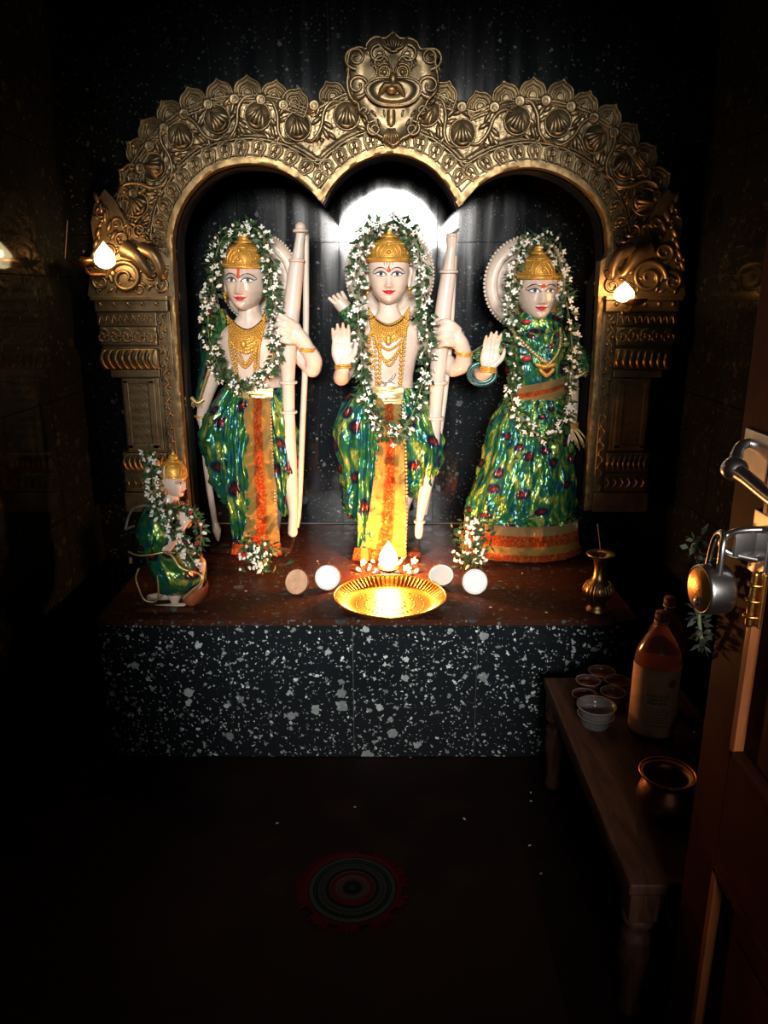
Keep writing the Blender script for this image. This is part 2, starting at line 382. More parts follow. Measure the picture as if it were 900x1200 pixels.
def link(name, me, parent, org, loc=None):
    o = bpy.data.objects.new(name, me); COL.objects.link(o)
    if parent is not None: o.parent = parent
    else: o.location = org
    ORG[o] = Vector(org); return o
def inst(name, me, parent, loc, rot=None, scl=1.0):    # shared mesh, placed in world coordinates under a parent
    o = bpy.data.objects.new(name, me); COL.objects.link(o); o.parent = parent
    o.location = Vector(loc)-ORG[parent]
    if rot is not None: o.rotation_euler = rot.to_euler() if hasattr(rot, 'to_euler') else rot
    o.scale = (scl,)*3 if isinstance(scl, (int, float)) else scl
    return o
def tag(o, label, cat, group=None, kind=None):
    o['label'] = label; o['category'] = cat
    if group: o['group'] = group
    if kind: o['kind'] = kind
    return o
def thing(name, label, cat, org, group=None):
    o = bpy.data.objects.new(name, None); o.empty_display_size = 0.05; COL.objects.link(o); o.location = org; ORG[o] = Vector(org)
    return tag(o, label, cat, group)
def struct(o): o['kind'] = 'structure'; return o
def auto_sharp(o, ang=35):
    me = o.data; me.set_sharp_from_angle(angle=R(ang))
def lerp_table(tab, x):
    xs = [t[0] for t in tab]; ys = [t[1] for t in tab]
    return float(np.interp(x, xs, ys))
# ------------------------------------------------------------------ the room
YP, YW, YB = 2.25, 2.87, 3.30            # platform front, wall with the arch, niche back wall
ZP = 0.5; XW = 1.115; ZC = 2.95; XL, XR = -0.912, 0.805
YA = 2.82                                # plane of the brass arch
m = MB(); m.box((-XW-.1, -0.05, -0.06), (XW+.1, YB+.1, 0.0)); struct(m.build('floor', 'floor', smooth=False))
m = MB(); m.box((-XW-.1, 0.0, ZC), (XW+.1, YB+.1, ZC+.06)); struct(m.build('ceiling', 'plaster', smooth=False))

# opening edge of the arch, in pixels on the plane of the arch
lobes = [[(204, 312), (203, 285), (206, 262), (213, 243), (225, 224), (243, 206), (264, 196), (290, 192), (317, 195), (340, 205), (358, 218), (370, 230), (378, 239)],
         [(378, 239), (386, 223), (401, 205), (420, 191), (440, 183), (458, 180), (481, 184), (503, 195), (520, 212), (531, 229), (537, 244)],
         [(537, 244), (548, 232), (562, 217), (582, 205), (605, 198), (628, 197), (655, 204), (680, 219), (697, 237), (707, 256), (711, 282), (711, 312)]]
def crom(pts, res=5):
    out = []
    n = len(pts)
    for i in range(n-1):
        p0, p1, p2, p3 = [Vector(pts[max(0, min(n-1, k))]) for k in (i-1, i, i+1, i+2)]
        for k in range(res):
            t = k/res
            out.append(0.5*((2*p1)+(p2-p0)*t+(2*p0-5*p1+4*p2-p3)*t*t+(3*p1-p0-3*p2+p3)*t**3))
    out.append(Vector(pts[-1])); return out
edge = []
for lb in lobes:
    w = [(P(x, y, YA).x, P(x, y, YA).z) for x, y in lb]
    c = crom(w, 5); edge += [tuple(p) for p in (c if not edge else c[1:])]
JL, JR = -0.742, 0.760                   # jamb lines
ZPB = P(735, 598, YA).z                  # foot of the brass pillars
arc = [(x, z) for x, z in edge]
rim_line = [(JL, ZPB), (JL, ZPB+.2), (JL, 1.2), (JL+.006, edge[0][1]-.06)]+arc+[(JR-.006, edge[-1][1]-.06), (JR, 1.2), (JR, ZPB+.2), (JR, ZPB)]
E = np.array(arc)
def dist_arc(px, pz):                    # distance of points to the edge
    px = np.asarray(px, float); pz = np.asarray(pz, float); best = np.full(px.shape, 9.0)
    for (x0, z0), (x1, z1) in zip(arc[:-1], arc[1:]):
        dx, dz = x1-x0, z1-z0; l2 = dx*dx+dz*dz+1e-12
        t = np.clip(((px-x0)*dx+(pz-z0)*dz)/l2, 0, 1)
        best = np.minimum(best, np.hypot(px-x0-t*dx, pz-z0-t*dz))
    return best
poly_open = [(JL, ZP)]+rim_line+[(JR, ZP)]
def inside_open(px, pz):
    px = np.asarray(px, float); pz = np.asarray(pz, float); ins = np.zeros(px.shape, bool)
    pp = poly_open; n = len(pp)
    for i in range(n):
        x0, z0 = pp[i]; x1, z1 = pp[(i+1) % n]
        if z0 == z1: continue
        c = ((z0 > pz) != (z1 > pz)) & (px < (x1-x0)*(pz-z0)/(z1-z0)+x0); ins ^= c
    return ins

# wall with the opening: backing plus granite tiles
cut = MB(); cut.prism([(x, z) for x, z in [(JL, -0.2)]+rim_line+[(JR, -0.2)]], YW-.2, YW+.3); cut_o = cut.build('cutter', 'joint', org=(0, 0, 0), smooth=False)
dg = None
def boolean(o):
    md = o.modifiers.new('b', 'BOOLEAN'); md.object = cut_o; md.operation = 'DIFFERENCE'; md.solver = 'EXACT'
    bpy.context.view_layer.update(); d = bpy.context.evaluated_depsgraph_get()
    me = bpy.data.meshes.new_from_object(o.evaluated_get(d)); o.modifiers.clear(); old = o.data; o.data = me; bpy.data.meshes.remove(old)
m = MB(); m.box((-XW, YW+.012, 0), (XW, YW+.11, ZC)); wall = m.build('wall_front', 'joint', org=(0, 0, 0), smooth=False); boolean(wall); struct(wall)
def tile_rects(x0, x1, z0, z1, offx, offz, step=0.4, gap=0.0015):
    xs = sorted({x0, x1, *[offx+k*step for k in range(-12, 13) if x0 < offx+k*step < x1]})
    zs = sorted({z0, z1, *[offz+k*step for k in range(-2, 13) if z0 < offz+k*step < z1]})
    for i in range(len(xs)-1):
        for j in range(len(zs)-1):
            yield xs[i]+gap, xs[i+1]-gap, zs[j]+gap, zs[j+1]-gap
for a, b, c, d in tile_rects(-XW, XW, 0.001, ZC, -0.185, P(450, 284, YB).z):
    gx, gz = np.meshgrid(np.linspace(a, b, 9), np.linspace(c, d, 9)); ins = inside_open(gx, gz)
    if ins.all(): continue
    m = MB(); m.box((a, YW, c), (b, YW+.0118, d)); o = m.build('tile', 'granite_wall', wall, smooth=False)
    if ins.any():
        boolean(o)
        if len(o.data.polygons) == 0: bpy.data.objects.remove(o)
bpy.data.objects.remove(cut_o)
# niche
m = MB(); m.box((-XW-.05, YB+.012, 0), (XW+.05, YB+.08, ZC)); wb = m.build('wall_back', 'joint', org=(0, 0, 0), smooth=False); struct(wb)
for a, b, c, d in tile_rects(-XW, XW, ZP, ZC, P(397, 284, YB).x, P(450, 284, YB).z):
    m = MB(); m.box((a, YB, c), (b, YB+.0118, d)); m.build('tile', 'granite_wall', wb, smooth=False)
for sd, nm in ((-1, 'wall_left'), (1, 'wall_right')):
    m = MB(); x = sd*XW; m.box((min(x, x+sd*.08), -.05, -.06), (max(x, x+sd*.08), YB+.1, ZC)); w_ = m.build(nm, 'joint', org=(0, 0, 0), smooth=False); struct(w_)
    for k in range(8):
        for j in range(8):
            y0, z0 = 0.15+k*.4, j*.4-.05
            z1 = min(z0+.4, ZC)-.0015; z0 = max(z0, 0.0)+.0015; y1 = min(y0+.4, YB)-.0015
            xs = sorted((x-sd*.0118, x-sd*.0002))
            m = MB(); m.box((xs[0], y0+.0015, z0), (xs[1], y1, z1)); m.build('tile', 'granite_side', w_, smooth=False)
# doorway the photographer stands in
m = MB(); DL, DR = -0.50, 0.597
m.box((-XW-.1, .08, 0), (DL, .16, ZC)); m.box((DR, .08, 0), (XW+.1, .16, ZC)); m.box((DL, .08, 2.5), (DR, .16, ZC))
struct(m.build('wall_doorway', 'plaster', smooth=False))

# platform: granite slabs in front, polished top
m = MB(); m.box((XL+.012, YP+.012, 0), (XR-.012, YB, ZP-.02)); pl = m.build('platform', 'grout', org=(0, 0, 0), smooth=False); struct(pl)
TS = 0.4; g = 0.0012
txs = [P(270, 800, YP).x+TS*(k-1) for k in range(5)]; txs = [XL]+[t for t in txs if XL+.05 < t < XR-.02]+[XR]
for i in range(len(txs)-1):
    m = MB(); m.box((txs[i]+g, YP, .002), (txs[i+1]-g, YP+.0118, ZP-.0205)); m.build('slab', 'granite', pl, smooth=False)
for x0, x1 in ((XL, XL+.0118), (XR-.0118, XR)):
    for k in range(3):
        y0 = YP+.0125+k*.4; y1 = min(y0+.3985, YB)
        m = MB(); m.box((x0, y0, .002), (x1, y1, ZP-.0205)); m.build('slab', 'granite', pl, smooth=False)
m = MB(); m.box((XL-.004, YP-.004, ZP-.02), (XR+.004, YW+.002, ZP), .002); m.box((JL-.4, YW+.002, ZP-.02), (JR+.04, YB, ZP)); m.build('top_slab', 'granite_top', pl, smooth=False)
# floor space beside the platform reaches the wall; a pale mortar bead closes the platform against the niche wall
m = MB(); m.box((JL, YB-.006, ZP), (JR, YB-.0005, ZP+.005)); struct(m.build('trim_1', 'grout', smooth=False))

# ------------------------------------------------------------------ brass arch
arch = thing('brass_arch', 'embossed antique brass three-lobed arch with lion mask, framing the three white idols', 'arch', (0, YA, ZPB))
SX = S(200, YA)
def W2(px, py): p = P(px, py, YA); return p.x, p.z
# base sheet: a height field over the distance to the opening
x0, z0 = W2(96, 330); x1, z1 = W2(830, 70); st = 0.0042
gx = np.arange(x0, x1, st); gz = np.arange(z0, z1, st); GX, GZ = np.meshgrid(gx, gz)
Dm = dist_arc(GX, GZ); ins = inside_open(GX, GZ)
D1, D2 = 0.080, 0.212
swirl = np.sin(GX*190+3*np.sin(GZ*120))*np.sin(GZ*190+3*np.sin(GX*130))
hh = 0.022+0.010*np.exp(-((Dm-D1)/.004)**2)+0.011*np.exp(-((Dm-D2)/.0045)**2)+0.006*np.exp(-((Dm-D2+.010)/.003)**2)
hh -= 0.006*np.exp(-((Dm-D1-.012)/.006)**2)
hh += 0.0016*swirl*((Dm > D1+.01) & (Dm < D2-.01))
ok = (~ins) & (Dm < D2+.012) & (Dm > .012) & (GZ > W2(150, 318)[1])
idx = -np.ones(ok.shape, int); idx[ok] = np.arange(ok.sum())
Vv = np.stack([GX[ok], YA+.03-hh[ok], GZ[ok]], 1)
a, b, c, d = idx[:-1, :-1], idx[:-1, 1:], idx[1:, 1:], idx[1:, :-1]
q = (a >= 0) & (b >= 0) & (c >= 0) & (d >= 0); Fq = np.stack([a[q], b[q], c[q], d[q]], 1)
m = MB(); m.add(Vv.tolist(), Fq.tolist()); m.build('arch_sheet', 'brass', arch, recalc=False)
# flat gold rim with a deep reveal
def offset_line(line, d):
    out = []
    n = len(line)
    for i in range(n):
        p = Vector(line[i]); a = (p-Vector(line[i-1])).normalized() if i else None; b = (Vector(line[i+1])-p).normalized() if i < n-1 else None
        na = Vector((-a.y, a.x)) if a else None; nb = Vector((-b.y, b.x)) if b else None
        nn = na if nb is None else nb if na is None else (na+nb)
        nn = nn.normalized(); k = 1.0
        if na and nb: k = min(1/max(nn.dot(na), .3), 3.0)
        out.append(p+nn*d*k)
    return out
rows = []
nr = random.Random(3)
prof = [(0, .034), (0, -.004), (.0015, -.007), (.011, -.008), (.0205, -.007), (.022, .02)]
rim_line0 = rim_line; rim_line = [rim_line0[0]]
for p_, q_ in zip(rim_line0[:-1], rim_line0[1:]):
    n_ = max(1, int(math.dist(p_, q_)/.012))
    for k in range(1, n_+1): rim_line.append((p_[0]+(q_[0]-p_[0])*k/n_, p_[1]+(q_[1]-p_[1])*k/n_))
lines = [offset_line(rim_line, d_) for d_, _ in prof]
rows = [[Vector((lines[k][i].x, YA+prof[k][1]+(.0026*mnoise.noise(Vector((rim_line[i][0]*60, k*.9, rim_line[i][1]*60))) if 1 < k < 5 else 0), lines[k][i].y)) for k in range(len(prof))] for i in range(len(rim_line))]
m = MB(); m.grid(rows); rim = m.build('inner_rim', 'brass_rim', arch); auto_sharp(rim, 50)

def relief(outline, rings, hback=0.0):   # concentric rings of an outline (local x, z), heights towards -y
    m = MB(); n = len(outline); rows = []
    for s_, h_ in [(1.0, hback)]+rings:
        rows.append([Vector((x*s_, -h_, z*s_)) for x, z in outline])
    m.grid(rows, True); m.cap(rows[-1]); return m
def polar(fn, n=28): return [(fn(2*pi*i/n)*math.sin(2*pi*i/n), fn(2*pi*i/n)*math.cos(2*pi*i/n)) for i in range(n)]
def along(d, step, start=0.5, jig=0.0):  # stations on the line at distance d, with outward angle
    ln = offset_line(arc, d); pts = []
    dd = dist_arc([p.x for p in ln], [p.y for p in ln]); keep = [dd[i] > d-.004 for i in range(len(ln))]
    seq = [(ln[i]) for i in range(len(ln)) if keep[i]]
    Ls = [0]
    for i in range(1, len(seq)): Ls.append(Ls[-1]+(seq[i]-seq[i-1]).length)
    tot = Ls[-1]; n = max(1, round(tot/step)); out = []
    for k in range(n):
        s_ = (k+start)*tot/n
        i = max(1, int(np.searchsorted(Ls, s_))); i = min(i, len(seq)-1)
        t = (s_-Ls[i-1])/max(Ls[i]-Ls[i-1], 1e-9); p = seq[i-1].lerp(seq[i], t)
        j0, j1 = max(0, i-4), min(len(seq)-1, i+3); tg = (seq[j1]-seq[j0]).normalized(); nrm = Vector((-tg.y, tg.x))
        if out and (p-out[-1][0]).length < .72*step: continue
        out.append((p, math.atan2(nrm.x, nrm.y)))
    return out
def place(name, me, parent, x, z, y, ang, scl=1.0): return inst(name, me, parent, (x, y, z), Matrix.Rotation(ang, 3, 'Y'), scl)
# border petals: pointed scallop with nested arches
def ogee(t):
    a = (t+pi) % (2*pi)-pi
    return 0.054*(1-.10*math.cos(2*a))+0.020*math.exp(-(a/.30)**2)
half = [(0, .060), (.008, .051), (.018, .045), (.031, .040), (.042, .028), (.0475, .012), (.048, -.008), (.047, -.030)]
half = [tuple(p) for p in crom(half, 3)]
pet_out = half+[(-x, z) for x, z in reversed(half[1:])]
pm = relief(pet_out, [(0.98, .016), (0.84, .019), (0.80, .008), (0.72, .007), (0.68, .017), (.60, .019), (.55, .009), (.46, .008), (.41, .017), (.30, .021), (.24, .012), (.12, .014)])
petal_me = pm.mesh('petal', 'brass')
tips = [(127, 233), (138, 198), (147, 165), (164, 139), (188, 116), (219, 100), (253, 90), (289, 86), (324, 91), (352, 101), (381, 93),
        (528, 93), (557, 104), (590, 93), (626, 88), (661, 91), (693, 104), (723, 121), (748, 144), (770, 170), (788, 202), (799, 236)]
stations = []
for tx, ty in tips:
    t_ = Vector(W2(tx, ty)); dn = np.hypot(E[:, 0]-t_.x, E[:, 1]-t_.y); k_ = int(dn.argmin()); nn_ = t_-Vector(E[max(0, k_-4):k_+5].mean(axis=0)); nn_.normalize()
    c_ = t_-nn_*.058; stations.append((c_, math.atan2(nn_.x, nn_.y)))
    place('petal', petal_me, arch, c_.x, c_.y, YA+.014+.004*(len(stations) % 2), stations[-1][1])
fill_me = relief(polar(lambda t: .020*(1+.3*math.cos(t)), 16), [(.9, .012), (.6, .016), (.4, .010), (.2, .013)]).mesh('petal_bead', 'brass')
for i in range(len(stations)-1):
    (p, a_), (q_, b_) = stations[i], stations[i+1]
    if (p-q_).length > .14: continue
    mid = (p+q_)/2
    place('petal_bead', fill_me, arch, mid.x-.018*math.sin((a_+b_)/2), mid.y-.018*math.cos((a_+b_)/2), YA+.008, (a_+b_)/2)
def contour(d):
    ln = offset_line(arc, d); dd = dist_arc([p.x for p in ln], [p.y for p in ln]); segs = [[]]
    for i, p in enumerate(ln):
        if dd[i] > d-.0025:
            if segs[-1] and (p-segs[-1][-1]).length > .05: segs.append([])
            segs[-1].append(p)
    return [s_ for s_ in segs if len(s_) > 2]
rg_ = MB()
for d_, r_ in ((D1-.001, .0045), (D1+.008, .0028), (D2-.012, .0035), (D2-.002, .0055), (.030, .003)):
    cs = contour(d_)
    for k, s_ in enumerate(cs):
        rg_.tube([(p.x, YA+.002, p.y) for p in s_[::2]+[s_[-1]]], r_, 8, 1)
        if k and (cs[k][0]-cs[k-1][-1]).length < .12: rg_.tube([(cs[k-1][-1].x, YA+.002, cs[k-1][-1].y), (cs[k][0].x, YA+.002, cs[k][0].y)], r_, 8, 1)
rg_.build('ridge', 'brass', arch)['kind'] = 'stuff'
# rosettes with lotus buds
ro = MB()
for pr in ([(.046, 0), (.047, .010), (.0445, .013), (.041, .012), (.0385, .007), (.0, .008)],):
    rows = [[Vector((r_*math.cos(2*pi*j/32), -h_, r_*math.sin(2*pi*j/32))) for j in range(32)] for r_, h_ in pr]
    ro.grid(rows, True)
for k, (dx, w_) in enumerate(((-.020, .011), (-.010, .012), (0, .013), (.010, .012), (.020, .011))):
    rot = Matrix.Rotation(-dx*26, 3, 'Y')
    ro.sphere((dx, -.008-.002*(2-abs(k-2)), -.002), 1, 10, 8, (w_*.80, .009+.003*(2-abs(k-2)), .034-abs(dx)*.3), rot)
ro.tube([(-.026, -.006, -.012), (-.012, -.016, -.031), (.012, -.016, -.031), (.026, -.006, -.012)], .006, 8)
rosette_me = ro.mesh('rosette', 'brass')
ros = along((D1+D2)/2+.002, .134, .5)
for k, (p, an) in enumerate(ros):
    if abs(p.x-W2(459, 80)[0]) < .085: continue
    place('rosette', rosette_me, arch, p.x, p.y, YA+.010, an+(.5 if k % 2 else -.5))
# scrolling vine and leaves between the rosettes
vm = MB()
def leaf_blob(mb, c, ang, l_, w_, h_):
    rot = Matrix.Rotation(ang, 3, 'Y'); mb.sphere(c, 1, 8, 6, (w_, h_, l_), rot)
for k in range(len(ros)-1):
    (p, a_), (q_, b_) = ros[k], ros[k+1]
    if (p-q_).length > .26: continue
    mid = (p+q_)/2; an = (a_+b_)/2
    if abs(mid.x-W2(459, 80)[0]) < .06 and mid.y > W2(459, 140)[1]: continue
    no = Vector((math.sin(an), math.cos(an))); tg = Vector((math.cos(an), -math.sin(an)))
    s_ = 1 if k % 2 else -1
    def at(u, v, h_): w_ = mid+tg*u*.82+no*v*s_; return (w_.x, YA+.008-h_, w_.y)
    vm.tube([at(-.078, .056, .006), (at(-.04, .058, .010)), at(-.005, .02, .010), at(.01, -.03, .010), at(.045, -.058, .010), at(.082, -.056, .006)], [.004, .006, .007, .007, .006, .004], 8)
    for (u, v, aa, l_) in ((-.018, .046, -.5, .022), (.012, .036, .5, .024), (.024, .012, 1.0, .022), (-.024, -.002, 2.2, .022), (-.014, -.032, 2.7, .024), (.014, -.052, 3.4, .020), (-.034, -.05, 2.2, .022), (.036, .044, .9, .02)):
        leaf_blob(vm, at(u, v, .004), an+(aa if s_ > 0 else pi-aa), l_, .0085, .009)
    for (u, v) in ((-.004, .058), (.004, -.058)):
        vm.sphere(at(u, v, .006), .008, 8, 6)
vm.build('vine_scroll', 'brass', arch)['kind'] = 'stuff'
# flame-shaped buds along the inner band
def tri(t):
    a = (t+pi) % (2*pi)-pi
    return .0275*(1+.22*math.cos(a)**2)*(1+.10*math.cos(3*(a-pi)))
bm_ = relief([(x*.92, z) for x, z in polar(tri, 36)], [(.97, .010), (.86, .013), (.78, .006), (.70, .005), (.64, .012), (.55, .013), (.48, .007)])
bm_.sphere((0, -.008, .006), 1, 10, 8, (.0065, .012, .013))
for e_ in (-1, 1): bm_.sphere((e_*.008, -.006, -.009), 1, 8, 6, (.0065, .009, .008)); bm_.tube([(e_*.002, -.012, .022), (e_*.013, -.014, .012), (e_*.014, -.013, -.002)], .003, 6, 3)
bud_me = bm_.mesh('bud', 'brass')
for p, an in along(.0495, .0575, .5):
    place('bud', bud_me, arch, p.x, p.y, YA+.008, an+.22*(1 if p.x < .01 else -1))

# lion mask on the crown of the arch
def Wm(px, py, h=0.0): x, z = W2(380+px*160/900, 30+py*160/900); return Vector((x, YA-.012-h, z))
outl = [(455, 40), (500, 85), (560, 85), (615, 110), (640, 160), (700, 155), (745, 200), (740, 260), (760, 350), (745, 440), (690, 510), (665, 560), (620, 620), (610, 700), (565, 740), (510, 770), (455, 815),
        (395, 770), (345, 740), (290, 700), (270, 620), (225, 580), (215, 530), (165, 490), (140, 400), (150, 300), (145, 230), (165, 165), (225, 145), (270, 160), (275, 120), (330, 75), (400, 85)]
cx_, cz_ = 455, 430
om = crom(outl+[outl[0]], 3)[:-1]
m = MB(); rows = []
for s_, h_ in ((1.0, -.03), (1.0, .012), (.97, .018), (.93, .016), (.90, .008), (.6, .016), (.3, .022)):
    rows.append([Wm(cx_+(x-cx_)*s_, cz_+(z-cz_)*s_, h_) for x, z in om])
m.grid(rows, True); m.cap(rows[-1]); mask = m.build('lion_mask', 'brass', arch)
pxm = SX*160/900
def spiral(mb, cx, cy, r0, r1, a0, turns, h, rad, n=18):
    pts = []; rr = []
    for i in range(n+1):
        t = i/n; a = a0+turns*2*pi*t; r = r0*(1-t)+r1*t
        pts.append(Wm(cx+r*math.cos(a), cy+r*math.sin(a), h)); rr.append(rad*pxm*(1-.45*t))
    mb.tube(pts, rr, 8, 2); mb.sphere(pts[-1], rr[-1]*1.5, 8, 6)
for sd in (-1, 1):
    X = lambda v: 455+sd*v
    e = MB(); c0 = Wm(X(58), 328, .024)
    for r_, rad in ((34, 8), (50, 6)): e.tube([c0+Vector((r_*pxm*math.cos(a), 0, r_*pxm*math.sin(a))) for a in np.linspace(0, 2*pi, 17)], rad*pxm, 8, 1)
    e.sphere(c0, 19*pxm, 12, 8, (1, 1, 1)); e.build('eye', 'brass_rim', mask)
    s_ = MB()
    spiral(s_, X(70), 262, 62, 10, pi/2 if sd > 0 else pi/2, -1.3*sd*1, .018, 12)
    spiral(s_, X(95), 205, 60, 12, -pi/2, 1.4*sd, .018, 12)
    spiral(s_, X(245), 225, 78, 16, pi/2, -1.5*sd, .012, 14)
    spiral(s_, X(235), 410, 78, 20, pi/2, 1.3*sd, .016, 15)
    spiral(s_, X(125), 690, 52, 12, -pi/2, 1.4*sd, .014, 12)
    spiral(s_, X(190), 570, 34, 8, 0, -1.3*sd, .012, 9)
    s_.tube([Wm(X(20), 180, .024), Wm(X(60), 160, .024), Wm(X(85), 100, .018)], 9*pxm, 8)
    for k in range(5):
        a_ = k/4; s_.sphere(Wm(X(100+45*a_), 330-70*a_+20*k % 3, .014), 1, 8, 6, (9*pxm, .008, 26*pxm), Matrix.Rotation(sd*(.9-.2*k), 3, 'Y'))
        s_.sphere(Wm(X(300-10*k), 300+52*k, .010), 1, 8, 6, (10*pxm, .009, 28*pxm), Matrix.Rotation(sd*(-.4+.3*k), 3, 'Y'))
        s_.sphere(Wm(X(60+34*k), 590+(k % 2)*60, .014), 1, 8, 6, (10*pxm, .009, 28*pxm), Matrix.Rotation(sd*(.2+.25*k), 3, 'Y'))
    s_.tube([Wm(X(5), 350, .03), Wm(X(22), 290, .028), Wm(X(40), 260, .022)], 7*pxm, 8)
    s_.build('scroll', 'brass', mask)
# muzzle: a broad bulging cushion with rope lip, drooping moustache and nose
mz = [(455, 372), (540, 368), (610, 395), (635, 440), (610, 500), (550, 540), (455, 552), (360, 540), (300, 500), (270, 440), (300, 395), (370, 368)]
mo = crom(mz+[mz[0]], 4)[:-1]; m = MB(); rows = []
for s2, h_ in ((1, .01), (1, .030), (.94, .036), (.88, .031), (.80, .044), (.55, .046), (.25, .040)): rows.append([Wm(452+(x-452)*s2, 455+(z-455)*s2, h_) for x, z in mo])
m.grid(rows, True); m.cap(rows[-1]); m.build('muzzle', 'brass', mask)
m = MB(); m.tube([Wm(x, z, .037) for x, z in mo]+[Wm(*mo[0], .037)], 8*pxm, 8, 1); m.build('rope_lip', 'brass', mask)
m = MB()
for sd in (-1, 1): m.tube([Wm(443, 432, .055), Wm(443+sd*40, 432, .056), Wm(443+sd*66, 465, .052), Wm(443+sd*84, 500, .048)], [17*pxm, 22*pxm, 18*pxm, 7*pxm], 10)
m.sphere(Wm(443, 455, .056), 1, 12, 8, (38*pxm, .014, 26*pxm)); m.sphere(Wm(452, 385, .048), 1, 10, 8, (26*pxm, .014, 40*pxm))
m.build('nose', 'brass_rim', mask)
m = MB(); rows = []
for i, yy in enumerate((570, 590, 640, 665, 678)):
    hw = (30, 32, 32, 26, 8)[i]; rows.append([Wm(440-hw, yy, .012), Wm(440-hw*.8, yy, .026), Wm(440, yy, .030), Wm(440+hw*.8, yy, .026), Wm(440+hw, yy, .012)])
m.grid(rows); m.build('tongue', 'brass_rim', mask)
m = MB()
for k in range(-3, 4): m.tube([Wm(440+k*7, 690, .016), Wm(440+k*14, 740, .022), Wm(440+k*18, 790-abs(k)*8, .014)], [6*pxm, 9*pxm, 9*pxm], 8)
m.build('beard_fan', 'brass_rim', mask)
m = MB()
for k in range(-3, 4): m.sphere(Wm(455+k*17, 130+abs(k)*6, .016), 1, 8, 6, (9*pxm, .010, (46-abs(k)*6)*pxm), Matrix.Rotation(k*.28, 3, 'Y'))
m.tube([Wm(455-75, 130, .016), Wm(455-30, 185, .02), Wm(455+30, 185, .02), Wm(455+75, 130, .016)], 9*pxm, 8)
m.build('lotus_crest', 'brass', mask)

